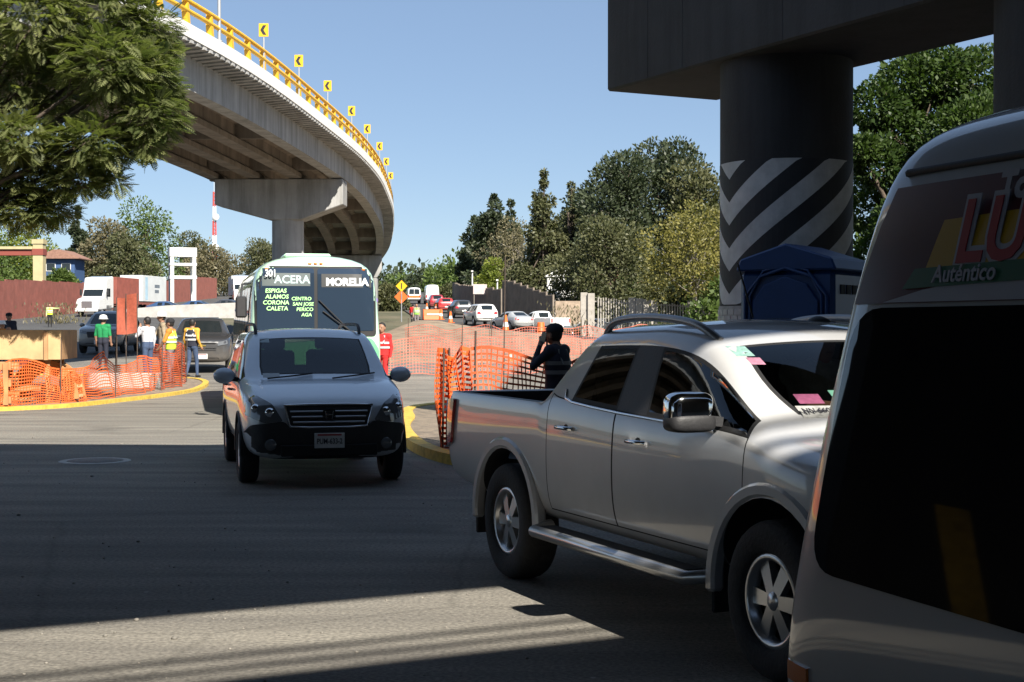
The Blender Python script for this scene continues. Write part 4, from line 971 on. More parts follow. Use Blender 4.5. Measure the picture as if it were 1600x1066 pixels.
# ================================================================== WHITE PASSENGER VAN, REAR QUARTER
def build_van():
    hd = Vector((.335, -.942)); nrm = Vector((-hd.y, hd.x))            # heading; its left
    rear_pt = Vector((.665, 4.0))                                     # right rear corner at the ground line
    c = rear_pt + hd * 2.35 + nrm * .86
    root = thing('passenger_van', (c.x, c.y, 0), math.atan2(hd.y, hd.x), 'pale grey passenger van with red food advert above its dark side window', 'van')
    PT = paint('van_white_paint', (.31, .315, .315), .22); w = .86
    def ring(x0, lean, k=1.0, zb=.36, top=2.30):
        xs = lambda z: x0 + lean * max(0, (z - .75)) / 1.3
        pr = [(0, zb), (w * k * .9, zb), (w * k - .02, zb + .12), (w * k, .80), (w * k - .005, 1.0), (w * k - .02, 1.25), (w * k - .115, 2.03), (w * k - .26, top - .09), (0, top)]
        return [(xs(z), y, z) for y, z in pr]
    S = [ring(2.42, -.85, .72, .5, 1.55), ring(2.36, -.95, .93, .42, 1.9), ring(2.05, -.72, .99, .36, 2.22), ring(1.5, -.3, 1.0, .36, 2.30)]
    for x in (.8, -.4, -1.4): S.append(ring(x, 0))
    S += [ring(-2.02, .10, 1.0), ring(-2.26, .26, .985, .38, 2.28), ring(-2.34, .33, .90, .40, 2.22), ring(-2.36, .36, .72, .5, 2.08)]
    me = cage(S, {}, [], [(1.28, .36, .42, .58), (-1.25, .36, .42, .58)], 3, 6); bv = bvh_of(me)
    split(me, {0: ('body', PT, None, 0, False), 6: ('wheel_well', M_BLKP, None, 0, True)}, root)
    for x in (1.28, -1.25):
        for s in (1, -1): wheel(root, x, s * .73, .345, .20, .2, s, 'spoke', 6)
    GLV = mat('van_dark_glass', (.006, .006, .007), .03, spec=.7)
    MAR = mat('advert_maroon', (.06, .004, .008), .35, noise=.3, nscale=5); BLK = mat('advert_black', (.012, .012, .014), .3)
    for s in (-1, 1):
        ax = (0, -s, 0)
        # rear quarter window, then the sliding door window and the front one
        decal_part(bv, 'side_window', rpoly([(-2.10, 1.06), (-.62, 1.06), (-.62, 1.725), (-2.00, 1.725)], .12, 6), ax, GLV, root, .001, .006, .12)
        for a, b in ((-.56, .45), (.52, 1.32)): decal_part(bv, 'side_window', rpoly([(a, 1.10), (b, 1.10), (b - (.25 if b > 1 else 0), 1.80), (a, 1.80)], .08, 5), ax, GLV, root, .001, .006, .15)
        decal_part(bv, 'advert_panel', [(-2.02, 1.735), (-.58, 1.735), (-.58, 2.02), (-1.92, 2.02)], ax, MAR, root, .001, .004, .1)
        decal_part(bv, 'tail_lamp', rpoly([(s * .66, .62), (s * .78, .62), (s * .78, 1.02), (s * .68, 1.04)], .03), (1, 0, 0), M_RED, root, .001, .016, .1)
        for z in (.755, .665): decal_part(bv, 'side_reflector', [(-2.22, z), (-2.10, z), (-2.10, z + .05), (-2.22, z + .05)], ax, M_AMB, root, .001, .008)
        MB().tube([bv.ray_cast(Vector((x, s * 3, 2.055)), Vector((0, -s, 0)))[0] + Vector((0, s * .004, 0)) for x in (-1.90, -1.2, -.4, .4)], .010, 6).build('roof_gutter', M_BLKP, root)
        decal_part(bv, 'sliding_door_seam', [(-.60, .50), (-.592, .50), (-.592, 2.0), (-.60, 2.0)], ax, M_SEAM, root, .001, .003, .3)
        decal_part(bv, 'sliding_door_seam', [(.488, .50), (.496, .50), (.496, 2.0), (.488, 2.0)], ax, M_SEAM, root, .001, .003, .3)
    # advert lettering on the near flank: white swoosh, yellow and green blocks, red letters
    ax = (0, 1, 0)
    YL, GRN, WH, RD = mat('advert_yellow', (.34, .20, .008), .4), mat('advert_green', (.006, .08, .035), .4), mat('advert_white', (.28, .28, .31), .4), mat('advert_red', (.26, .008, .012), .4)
    decal_part(bv, 'advert_swoosh', [(-1.88, 1.737), (-1.3, 1.737), (-.60, 1.737), (-.60, 1.80), (-1.5, 1.79), (-1.72, 1.765)], ax, WH, root, .0055, .002, .1)
    decal_part(bv, 'advert_block', [(-1.72, 1.815), (-.60, 1.835), (-.60, 1.95), (-1.68, 1.925)], ax, YL, root, .006, .002, .1)
    decal_part(bv, 'advert_strip', [(-1.80, 1.768), (-.60, 1.795), (-.60, 1.838), (-1.76, 1.815)], ax, GRN, root, .008, .002, .1)
    def vput(txt, x, z, size, m, bold, d=.012, sh_=.15, xs=1):
        h = bv.ray_cast(Vector((x, -3, z)), Vector((0, 1, 0))); u = Vector((0, (.115) / 1.0, .78)).normalized()
        return text_mesh(txt, size, 'advert_lettering', m, root, facing(h[0] + Vector((0, -d, 0)), (1, 0, 0), u), .001, bold, 'LEFT', sh_, xs)
    vput('LU', -1.615, 1.885, .20, WH, .016, .012); vput('LU', -1.615, 1.885, .20, RD, .004, .0155)
    vput('Auténtico', -1.68, 1.798, .056, WH, .001, .014, .1)
    vput('To', -1.50, 1.985, .085, WH, .004, .012)
    # back door and bumper
    decal_part(bv, 'rear_window', rpoly([(-.66, 1.12), (.66, 1.12), (.56, 1.86), (-.56, 1.86)], .08), (1, 0, 0), GLV, root, .001, .006, .12)
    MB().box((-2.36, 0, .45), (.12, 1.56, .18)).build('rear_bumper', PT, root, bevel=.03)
    decal_part(bv, 'windscreen', rpoly([(-.70, 1.15), (.70, 1.15), (.60, 1.85), (-.60, 1.85)], .08), (-1, 0, 0), GLV, root, .001, .006, .12)
    return root
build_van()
# ================================================================== OTHER TRAFFIC
SUV = dict(front=2.25, rear=-2.35, w=.92, zb=.26, hood=.98, cowl=1.12, cowl_x=.98, roof_x=.28, roof=1.68, belt=1.10, roof_w=.62, b_x=-.2, c_x=-1.15, d_x=-1.9, roof_rear_x=-1.98, glass_rear_x=-2.2, wb=2.75, wr=.36, arch=.42, mid=.68, levels=1)
SEDAN = dict(front=2.2, rear=-2.3, w=.87, zb=.20, hood=.78, cowl=.96, cowl_x=.92, roof_x=.12, roof=1.44, belt=.96, roof_w=.54, b_x=-.25, c_x=-1.05, d_x=-1.35, roof_rear_x=-1.0, glass_rear_x=-1.75, tail=1.0, sedan=True, wb=2.6, wr=.31, arch=.37, mid=.55, levels=1)
def car(name, P, px, py, th, paint_m, label, plate_txt=None, group=None, loc=None, badge=False, big=False, z_extra=0):
    p = loc or on_ground(px, py)
    root = thing(name, (p[0], p[1], ground(p[0], p[1]) + .01), heading(th), label, 'car', group)
    P = dict(P); P['levels'] = 2 if big else 1
    me, bv, parts = finish_car(P, root, paint_m, M_DARKGL, M_DARKGL)
    hw, hb = P['w'], P['hood']
    for x in (P['wb'] / 2, -P['wb'] / 2):
        for s in (1, -1): wheel(root, x, s * (hw - .11), P['wr'], .2, P['wr'] * .62, s, 'spoke', 6, seg=20)
    for s in (1, -1):
        decal_part(bv, 'headlamp', rpoly([(s * hw * .52, hb - .20), (s * hw * .86, hb - .14), (s * hw * .84, hb - .02), (s * hw * .55, hb - .08)], .03), (-1, 0, 0), M_LENS, root, .002, .02, .2)
        tz = P.get('tail', P['belt'])
        decal_part(bv, 'tail_lamp', rpoly([(s * hw * .56, tz - .24), (s * hw * .88, tz - .24), (s * hw * .86, tz - .06), (s * hw * .6, tz - .06)], .03), (1, 0, 0), M_RED, root, .002, .02, .2)
        mirror(root, P['cowl_x'] - .25, s * (hw - .02), P['belt'] + .05, paint_m, s, .85)
    g = decal_part(bv, 'grille', rpoly([(-hw * .48, hb - .34), (hw * .48, hb - .34), (hw * .52, hb - .10), (-hw * .52, hb - .10)], .04), (-1, 0, 0), M_BLKP, root, .002, .016, .2)
    decal_part(bv, 'lower_intake', rpoly([(-hw * .6, .30), (hw * .6, .30), (hw * .55, .42), (-hw * .55, .42)], .03), (-1, 0, 0), M_BLKP, root, .002, .012, .2)
    decal_part(bv, 'rear_bumper', rpoly([(-hw * .88, .32), (hw * .88, .32), (hw * .88, .56), (-hw * .88, .56)], .04), (1, 0, 0), paint_m if P.get('sedan') else M_BLKP, root, .0, .04, .25)
    plate(root, 2.2, .46, .36, .16, plate_txt, True, bv); plate(root, -2.3, .62 if not P.get('sedan') else .66, .36, .16, None, False, bv)
    if badge:
        q = bv.ray_cast(Vector((9, 0, hb - .19)), Vector((-1, 0, 0)))[0] + Vector((.03, 0, 0))
        e = MB(); e.box(q, (.02, .26, .035)); e.box(q, (.022, .09, .075)); e.build('emblem', mat('gold_badge', (.6, .45, .12), .3, .8), g)
        for z in (hb - .27, hb - .12): MB().bar(q + Vector((-.005, -hw * .46, z - hb + .19)), q + Vector((-.005, hw * .46, z - hb + .19)), .012, .016).build('grille_bar', M_CHROME, g)
    return root
P_BLACK = paint('charcoal_paint', (.035, .037, .042), .2); P_GREY = paint('grey_paint', (.22, .225, .23), .25, .3); P_WHITE = paint('white_paint', (.74, .74, .72), .25)
P_SILV = paint('silver_paint_b', (.52, .53, .53), .25, .3); P_RED = paint('red_paint', (.45, .02, .02), .25); P_NAVY = paint('navy_paint', (.03, .07, .16), .25)
car('suv', SUV, 0, 0, 11, P_BLACK, 'charcoal SUV facing us with chrome grille, beside the worker in dark vest', None, loc=(-9.95, 47.5), badge=True, big=True)
car('suv', dict(SUV, roof=1.74), 0, 0, 3, P_GREY, 'grey SUV behind the worker in the green shirt', loc=(-16.7, 61.5), big=True)
# queue on the side road, seen from behind
car('suv', SUV, 0, 0, 196, P_WHITE, 'white SUV with roof rails in the queue behind the works', loc=(-2.55, 117))
car('suv', SUV, 0, 0, 192, P_BLACK, 'black SUV in the queue ahead of the white one', loc=(-4.95, 140))
car('sedan', SEDAN, 0, 0, 207, P_SILV, 'silver saloon waiting between the white SUV and the white pickup', loc=(-.05, 112))
car('sedan', SEDAN, 0, 0, 232, P_SILV, 'silver saloon alone beside the bar fence', loc=(6.6, 120))
car('suv', dict(SUV, roof=1.6), 0, 0, 190, P_RED, 'bright red hatchback in the queue ahead of the black SUV', loc=(-7.3, 158))
car('suv', dict(SUV, roof=1.75), 0, 0, 188, paint('dark_red_paint', (.28, .02, .03), .25), 'dark red SUV in front of the bright red hatchback', loc=(-8.9, 172))
for (x, y, m, l) in ((-34.6, 143, P_NAVY, 'dark blue saloon behind the low concrete wall beside the lorry'), (-32, 146, P_NAVY, 'blue saloon behind the low concrete wall'), (-30.0, 152, P_BLACK, 'black saloon behind the low concrete wall')):
    car('sedan', SEDAN, 0, 0, 78, m, l, loc=(x, y + 6))
def small_pickup(loc, th, m, label):
    p = loc; root = thing('small_pickup', (p[0], p[1], ground(*p) + .01), heading(th), label, 'pickup')
    cab = dict(SUV, rear=-.55, b_x=-.15, c_x=-.32, d_x=-.42, roof_rear_x=-.32, glass_rear_x=-.5, roof=1.70)
    me, bv, parts = finish_car(dict(cab, wb=2.9), root, m, M_DARKGL, M_DARKGL)
    b = MB()
    for s in (1, -1): b.box((-1.55, s * .86, .85), (2.1, .07, .62))
    b.box((-1.55, 0, .56), (2.1, 1.7, .06)); b.box((-.56, 0, .9), (.06, 1.7, .6)); b.build('cargo_bed', m, root, bevel=.02)
    MB().box((-2.62, 0, .86), (.06, 1.66, .60)).build('tailgate', m, root, bevel=.015)
    for x in (1.45, -1.45):
        for s in (1, -1): wheel(root, x, s * .8, .36, .22, .2, s, 'spoke', 6, seg=20)
    for s in (1, -1): MB().box((-2.64, s * .80, .95), (.05, .10, .30)).build('tail_lamp', M_RED, root)
    MB().box((-2.70, 0, .46), (.12, 1.7, .14)).build('rear_bumper', M_CHROME, root, bevel=.02)
    plate(root, -2.77, .58, .34, .16, None, False)
    ld = MB()
    for k in range(5): ld.sphere((-1.0 - .28 * k, .25 * (-1) ** k, 1.22 + .05 * (k % 2)), .5, 8, 6, (.5, .6, .34))
    return root
small_pickup((2.15, 112), 214, P_WHITE, 'white pickup with open bed in the queue beside the orange barrel')
def panel_van(loc, th, label, h=2.35, passenger=False):
    root = thing('delivery_van', (loc[0], loc[1], ground(*loc) + .01), heading(th), label, 'van')
    w = .95
    def rg(x, k, zb, top, ln=0): return [(x, 0, zb), (x, w * k * .9, zb), (x, w * k, zb + .15), (x, w * k, .9), (x, w * k, 1.1), (x - ln * .3, w * k - .02, 1.3), (x - ln * .8, w * k - .08, top - .3), (x - ln, w * k - .2, top - .04), (x - ln, 0, top)]
    S = [rg(2.6, .75, .5, 1.25), rg(2.5, .95, .4, 1.45, .3), rg(2.0, 1, .36, h - .1, .7), rg(1.1, 1, .36, h), rg(-1, 1, .36, h), rg(-2.5, 1, .36, h), rg(-2.62, .95, .4, h - .06), rg(-2.65, .75, .6, h - .4)]
    me = cage(S, {}, [], [(1.6, .36, .42, .65), (-1.6, .36, .42, .65)], 2, 6); bv = bvh_of(me)
    split(me, {0: ('body', P_WHITE, None, 0, False), 6: ('wheel_well', M_BLKP, None, 0, True)}, root)
    for x in (1.6, -1.6):
        for s in (1, -1): wheel(root, x, s * .82, .35, .2, .2, s, 'spoke', 6, seg=20)
    for s in (1, -1):
        if passenger: decal_part(bv, 'rear_window', rpoly([(s * .04, 1.25), (s * .72, 1.25), (s * .66, 1.95), (s * .04, 1.95)], .06), (1, 0, 0), M_DARKGL, root, .002, .01, .3)
        decal_part(bv, 'tail_lamp', rpoly([(s * .72, .8), (s * .88, .8), (s * .86, 1.2), (s * .74, 1.2)], .03), (1, 0, 0), M_RED, root, .002, .02, .3)
    decal_part(bv, 'door_seam', [(-.012, .5), (.012, .5), (.012, h - .3), (-.012, h - .3)], (1, 0, 0), M_SEAM, root, .001, .004, .4)
    if passenger: decal_part(bv, 'advert_band', [(-.8, .75), (.8, .75), (.8, 1.05), (-.8, 1.05)], (1, 0, 0), mat('orange_band', (.6, .14, .02), .5), root, .002, .004, .4)
    MB().box((-2.68, 0, .5), (.1, 1.7, .16)).build('rear_bumper', M_BLKP, root, bevel=.02); plate(root, -2.7, .66, .34, .16, None, False, bv)
    return root
panel_van((-13.7, 205), 187, 'white passenger van with dark rear windows climbing the side road', 2.2, True)
panel_van((-11.1, 203), 187, 'plain white box-sided van climbing the side road', 2.6)
# lorries
def lorry(loc, th, label, box_m, box_len, box_h=2.7):
    root = thing('lorry', (loc[0], loc[1], ground(*loc) + .01), heading(th), label, 'lorry')
    W0 = P_WHITE
    c = MB().prism([(3.6, .55), (3.62, 1.25), (3.35, 1.62), (2.25, 1.85), (1.75, 2.75), (1.5, 3.75), (-.3, 3.95), (-.3, .75), (3.2, .5)][::-1], -1.15, 1.15, lambda p, h: (p[0], h, p[1])).build('cab', W0, root, bevel=.12)
    MB().box((2.05, 0, 2.25), (.06, 1.95, .78), M=Matrix.Rotation(R(-29), 3, 'Y')).build('windscreen', M_DARKGL, root, bevel=.02)
    MB().box((3.62, 0, 1.05), (.06, 1.1, .75)).build('grille', M_ALLOY, root, bevel=.03)
    MB().box((3.68, 0, .55), (.25, 2.3, .35)).build('front_bumper', W0, root, bevel=.05)
    for s in (1, -1):
        MB().box((3.55, s * .88, 1.05), (.12, .36, .26)).build('headlamp', M_LENS, root, bevel=.04)
        MB().box((1.05, s * 1.157, 2.3), (.85, .02, .8)).build('side_window', M_DARKGL, root)
        MB().box((1.75, s * 1.38, 2.3), (.1, .2, .6)).build('door_mirror', M_BLKP, root, bevel=.03)
        for x in (2.6, -1.3, -2.6) + ((-box_len - .1, -box_len - 1.35)): wheel(root, x, s * 1.0, .5, .3, .29, s, 'spoke', 8, seg=20)
        MB().box((.9, s * .95, .85), (1.4, .4, .5)).build('fuel_tank', M_ALLOY, root, bevel=.06)
    MB().box((-box_len / 2 - .2, 0, .95), (box_len + 1.6, .9, .22)).build('chassis', M_BLKP, root)
    bx = MB().box((-.7 - box_len / 2, 0, 1.2 + box_h / 2), (box_len, 2.5, box_h)).build('container', box_m, root, bevel=.03)
    rb = MB()
    for s in (1, -1):
        for k in range(int(box_len / .3)): rb.box((-.85 - k * .3, s * 1.262, 1.2 + box_h / 2), (.14, .03, box_h - .2))
    rb.build('container_ribs', box_m, bx)['kind'] = 'stuff'
    return root
BOXB = mat('container_brown', (.25, .075, .055), .6, noise=.25, nscale=1.5); BOXW = mat('trailer_white', (.58, .60, .60), .5, noise=.12, nscale=1)
l1 = lorry((-40.7, 146.5), -7, 'white lorry hauling a brown shipping container past the red fence', BOXB, 6.1)
tr = thing('box_trailer', (-39.75, 157.2, ground(-39.75, 157.2)), heading(-7), 'pale grey box trailer behind the brown container', 'trailer')
MB().box((-1.5, 0, 2.6), (7.0, 2.5, 2.75)).build('box', BOXW, tr, bevel=.03)
for k, (x, z, w_) in enumerate(((-2.2, 2.9, 1.5), (-2.1, 2.35, 1.2))): MB().box((x, 1.257, z), (w_, .006, .34)).build('faded_marking', mat('trailer_ink', (.16, .19, .22), .6, noise=.5, nscale=6), tr)
MB().box((.9, 1.257, 2.6), (.7, .006, 2.4)).build('pale_blue_patch', mat('trailer_blue', (.35, .5, .6), .6, noise=.2, nscale=2), tr)
for s in (1, -1):
    for x in (-3.2, -4.4): wheel(tr, x, s * 1.0, .5, .3, .29, s, 'spoke', 8, seg=20)
lorry((-37.6, 205), 14, 'white lorry cab approaching far down the road behind the bus', BOXW, 8)
# ================================================================== PEOPLE
SKIN = mat('skin', (.30, .16, .10), .6, noise=.1, nscale=10)
def person(name, loc, face_deg, label, pose, colors, scale=1.0, voxel=.018, hat=None, vest=None, extra=None, fingers=False, rot=None):
    """one continuous body grown from tapered limbs; pose gives joint positions (x forward, y left, z up) for a 1.75 m figure"""
    root = thing(name, loc, rot if rot is not None else heading(face_deg), label, 'person'); root.scale = (scale,) * 3
    J = dict(head=(.03, 0, 1.63), neck=(0, 0, 1.47), chest=(0, 0, 1.30), waist=(0, 0, 1.05), hip=(0, 0, .93),
             ls=(0, .19, 1.42), le=(-.02, .25, 1.14), lw=(.05, .25, .89), rs=(0, -.19, 1.42), re=(-.02, -.25, 1.14), rw=(.05, -.25, .89),
             lh=(0, .095, .92), lk=(.02, .10, .50), la=(-.02, .10, .09), rh=(0, -.095, .92), rk=(.02, -.10, .50), ra=(-.02, -.10, .09))
    J.update(pose); J = {k: Vector(v) for k, v in J.items()}
    prim = []       # (a, b, ra, rb, tag, flat)
    def limb(a, b, ra, rb, t): prim.append((J[a] if isinstance(a, str) else Vector(a), J[b] if isinstance(b, str) else Vector(b), ra, rb, t))
    hd = J['head']
    fw = (hd - J['neck']); fx = Vector((1, 0, 0))
    limb(hd + Vector((0, 0, .035)), hd + Vector((.015, 0, -.05)), .098, .078, 'skin'); limb(hd + Vector((-.02, 0, .05)), hd + Vector((-.025, 0, .0)), .104, .095, 'hair')
    limb(hd + Vector((.10, 0, -.005)), hd + Vector((.115, 0, -.025)), .016, .02, 'skin')
    for s in (1, -1): limb(hd + Vector((-.005, s * .092, .01)), hd + Vector((-.01, s * .096, -.03)), .02, .016, 'skin')
    limb('neck', hd + Vector((-.02, 0, -.06)), .062, .055, 'skin')
    for s in (1, -1):
        limb(J['chest'] + Vector((0, s * .085, .02)), J['waist'] + Vector((0, s * .07, 0)), .125, .105, 'top')
        limb(J['waist'] + Vector((0, s * .07, 0)), J['hip'] + Vector((0, s * .075, 0)), .11, .118, 'top' if colors.get('long') else 'bottom')
    limb('ls', 'rs', .085, .085, 'top'); limb(J['chest'] + Vector((0, 0, .09)), J['neck'] + Vector((0, 0, -.03)), .10, .07, 'top')
    for l in 'lr':
        sl = colors.get('sleeve', 'top')
        limb(l + 's', l + 'e', .066, .05, 'top'); limb(l + 'e', l + 'w', .047, .034, sl)
        wv = (J[l + 'w'] - J[l + 'e']).normalized(); pw = J[l + 'w']
        side = Vector((0, 0, 1)).cross(wv); side = side.normalized() if side.length > .1 else Vector((1, 0, 0)); nn = wv.cross(side)
        limb(pw, pw + wv * .07, .033, .036, 'skin')
        for k, (o, ln) in enumerate(((-.030, .075), (-.010, .088), (.010, .084), (.030, .066))):
            kn = pw + wv * .075 + side * o; limb(kn, kn + wv * ln * .5 + nn * .012, .0105, .0095, 'skin'); limb(kn + wv * ln * .5 + nn * .012, kn + wv * ln * .8 + nn * .04, .0095, .008, 'skin')
        th = pw + wv * .02 - side * .03; limb(th, th + wv * .045 - side * .028 + nn * .015, .013, .0105, 'skin')
        limb(l + 'h', l + 'k', .092, .064, 'bottom'); limb(l + 'k', l + 'a', .062, .044, 'bottom')
        limb(J[l + 'a'] + Vector((-.03, 0, -.04)), J[l + 'a'] + Vector((.15, 0, -.055)), .045, .036, 'shoe')
    mb = MB()
    for a, b, ra, rb, t in prim:
        mb.sphere(a, ra, 12, 8); mb.sphere(b, rb, 12, 8)
        if (b - a).length > .004: mb.cyl(a, b, ra, rb, 12)
    o = mb.build('body', SKIN, root)
    md = o.modifiers.new('r', 'REMESH'); md.mode = 'VOXEL'; md.voxel_size = voxel
    sm = o.modifiers.new('s', 'SMOOTH'); sm.iterations = 3; sm.factor = .5
    dg = bpy.context.evaluated_depsgraph_get(); me = bpy.data.meshes.new_from_object(o.evaluated_get(dg)); o.modifiers.clear(); o.data = me
    tags = ['skin', 'hair', 'top', 'bottom', 'shoe']; me.materials.clear()
    for t in tags: me.materials.append({'skin': SKIN, 'hair': mat('hair', (.012, .010, .009), .6)}.get(t) or colors[t])
    def dist(p, a, b, ra, rb):
        d = b - a; L2 = d.length_squared; t = 0 if L2 < 1e-9 else max(0, min(1, (p - a).dot(d) / L2)); return (p - a - d * t).length - lerp(ra, rb, t)
    for f in me.polygons:
        c = f.center; best = min(prim, key=lambda q: dist(c, q[0], q[1], q[2], q[3])); f.material_index = tags.index(best[4]); f.use_smooth = True
    # face: eyes, brows, mouth
    for s in (1, -1):
        MB().sphere(hd + Vector((.093, s * .034, .012)), .0125, 8, 6).build('eye', mat('eye', (.03, .025, .02), .2), root)
    MB().box(hd + Vector((.096, 0, -.062)), (.012, .045, .008)).build('mouth', mat('lips', (.20, .08, .07), .6), root)
    if hat:
        kind, hm = hat; ht = MB()
        if kind == 'helmet':
            ht.lathe([(.128, .0), (.13, .03), (.118, .085), (.08, .125), (.0, .14)], 18, Matrix.Translation(hd + Vector((-.01, 0, .035))))
            ht.lathe([(.128, .0), (.16, -.008), (.16, -.014), (.126, -.006)], 18, Matrix.Translation(hd + Vector((.008, 0, .04))))
        else:
            ht.lathe([(.113, .0), (.116, .04), (.10, .085), (.05, .115), (.0, .12)], 18, Matrix.Translation(hd + Vector((-.018, 0, .035))))
            ht.prism([(.06, -.085), (.19, -.06), (.20, 0), (.19, .06), (.06, .085)], .038, .05, lambda p, h: hd + Vector((p[0], p[1], h)))
        ht.build('helmet' if kind == 'helmet' else 'cap', hm, root)
    if vest:                        # open waistcoat shell with reflective bands
        vm, bandm = vest; c, w_ = J['chest'], J['waist']
        vb = MB(); rings = []
        lv = [(J['neck'] + Vector((0, 0, -.035)), .13, .115), (c + Vector((0, 0, .06)), .215, .142), (c + Vector((0, 0, -.06)), .222, .148), (w_ + Vector((0, 0, .04)), .198, .135), (w_ + Vector((0, 0, -.10)), .205, .14)]
        n = 20; vs = [p + Vector((b_ * math.cos(2 * math.pi * k / n), a_ * math.sin(2 * math.pi * k / n), 0)) for p, a_, b_ in lv for k in range(n)]
        vb.add(vs, [(i * n + k, i * n + (k + 1) % n, (i + 1) * n + (k + 1) % n, (i + 1) * n + k) for i in range(len(lv) - 1) for k in range(n)], True)
        vo = vb.build('vest', vm, root)
        for t in (.15, .62):
            p = c.lerp(w_, t); bb = MB(); vs = [p + Vector((.156 * math.cos(2 * math.pi * k / n), .228 * math.sin(2 * math.pi * k / n), z)) for z in (-.025, .025) for k in range(n)]
            bb.add(vs, [(k, (k + 1) % n, n + (k + 1) % n, n + k) for k in range(n)], True); bb.build('reflective_band', bandm, vo)
        for s in (1, -1):
            for sx in (1, -1): MB().bar(c + Vector((sx * .145, s * .105, -.05)), J['neck'] + Vector((sx * .07, s * .10, -.02)), .04, .012, (sx, 0, 0)).build('reflective_band', bandm, vo)
    return root
cl = lambda n, c: mat(n, c, .85, noise=.25, nscale=14, bump=.15, bscale=90)
BLACKC, NAVYC, JEANS, GREENC, WHITEC, TANC, ORANGEC, REDC, GREYC = cl('black_cloth', (.012, .012, .014)), cl('navy_cloth', (.018, .02, .035)), cl('jeans', (.05, .08, .15)), cl('green_cloth', (.01, .22, .07)), cl('white_cloth', (.55, .56, .60)), cl('tan_cloth', (.30, .24, .16)), cl('orange_cloth', (.60, .22, .03)), cl('red_cloth', (.60, .02, .02)), cl('grey_cloth', (.20, .17, .18))
SHOE = cl('shoe', (.02, .018, .016)); LIMEV = cl('lime_vest', (.55, .72, .05)); SILB = mat('reflective', (.62, .63, .62), .4); DULLB = mat('dull_reflective', (.16, .16, .155), .5)
WHITEH = mat('white_helmet', (.78, .78, .76), .35)
# man in black on the phone, standing beyond the pickup bed, back to the lens and turned to the left
mp = (.56, 18.4, .0)
pm_ = person('person', mp, 0, 'man in black with dull reflective harness, phone raised to his ear', dict(head=(.05, .0, 1.62), rw=(.12, -.22, .92), re=(-.02, -.27, 1.14), le=(.20, .27, 1.22), lw=(.19, .12, 1.47)),
            dict(top=NAVYC, bottom=BLACKC, shoe=SHOE, long=True, sleeve='top'), .97, .012, hat=('cap', BLACKC), vest=(NAVYC, DULLB), rot=R(150))
ph = MB().box((.135, .115, 1.585), (.075, .012, .15), M=Matrix.Rotation(R(-15), 3, 'Y')).build('phone', M_DARKGL, None, bevel=.004)
tag(ph, 'dark mobile phone held at the ear of the man in black', 'phone'); ph.matrix_world = Matrix.Translation(mp) @ Matrix.Rotation(R(150), 4, 'Z') @ Matrix.Scale(.97, 4)
MB().prism([(-.04, -.045), (.04, -.045), (.05, .02), (-.05, .02)], .0, .01, lambda p, h: (.05 + .10 + h, p[0], 1.575 + p[1])).build('face_mask', mat('mask_blue', (.15, .32, .50), .8), pm_)
# workers round the left island
def wk(px, py, **k):
    p = on_ground(px, py); return (p.x, p.y, p.z)
def stand(px, Y, dz=0): x = (px - 800) / F_PX * Y; return (x, Y, ground(x, Y) + dz)
person('person', stand(161, 47), 0, 'worker in a green shirt and white helmet with his back turned', {}, dict(top=GREENC, bottom=NAVYC, shoe=SHOE, sleeve='skin'), .99, hat=('helmet', WHITEH), rot=R(80))
person('person', stand(231, 41.5, .07), 0, 'bareheaded man in a pale shirt raising a hand to his face', dict(le=(.16, .28, 1.22), lw=(.22, .10, 1.47)), dict(top=WHITEC, bottom=JEANS, shoe=SHOE, sleeve='top'), 1.0, rot=R(150))
person('person', stand(254, 42.0, .07), 0, 'worker in a tan vest wearing a large white helmet', dict(re=(.15, -.2, 1.16), rw=(.30, -.08, 1.12)), dict(top=TANC, bottom=GREYC, shoe=SHOE, sleeve='top'), 1.07, hat=('helmet', WHITEH), rot=R(200))
person('person', stand(267, 39.6, .07), 0, 'worker in orange shirt and lime vest with a dark cap', dict(le=(.10, .26, 1.16), lw=(.27, .18, .98)), dict(top=ORANGEC, bottom=GREYC, shoe=SHOE, sleeve='skin'), 1.0, hat=('cap', BLACKC), vest=(LIMEV, SILB), rot=R(175))
person('person', stand(300, 43.6), 0, 'worker in yellow sleeves, dark reflective vest and jeans walking', dict(la=(-.16, .10, .11), lk=(.0, .1, .5), ra=(.12, -.10, .09), rk=(.10, -.1, .50), re=(-.10, -.27, 1.16), rw=(.02, -.30, .93)), dict(top=cl('yellow_cloth', (.62, .32, .04)), bottom=JEANS, shoe=SHOE, sleeve='top'), .98, vest=(NAVYC, SILB), rot=R(70))
person('person', stand(78, 110), 0, 'distant flagger in a lime vest with arm stretched out', dict(le=(.0, .45, 1.42), lw=(.02, .70, 1.44)), dict(top=cl('lime_cloth', (.5, .62, .25)), bottom=BLACKC, shoe=SHOE, sleeve='top'), 1.0, .025, vest=(LIMEV, SILB), rot=R(-80))
person('person', stand(14, 52), 0, 'person in dark clothes and cap at the far left of the works', {}, dict(top=NAVYC, bottom=BLACKC, shoe=SHOE, sleeve='top'), 1.0, .025, hat=('cap', BLACKC), rot=R(-60))
person('person', stand(3, 47.5), 0, 'worker in an orange shirt and white helmet beside the plywood box', {}, dict(top=ORANGEC, bottom=NAVYC, shoe=SHOE, sleeve='top'), .88, .025, hat=('helmet', WHITEH), rot=R(-40))
person('person', stand(13, 47.0), 0, 'crouched worker in a red jacket beside the plywood box', {}, dict(top=REDC, bottom=BLACKC, shoe=SHOE, sleeve='top'), .80, .025, rot=R(-60))
person('person', stand(597, 37.5), 0, 'person in a bright red jacket with white stripes beside the bus', {}, dict(top=REDC, bottom=REDC, shoe=SHOE, sleeve='top', long=True), 1.0, vest=(REDC, WHITEC), rot=R(-110))
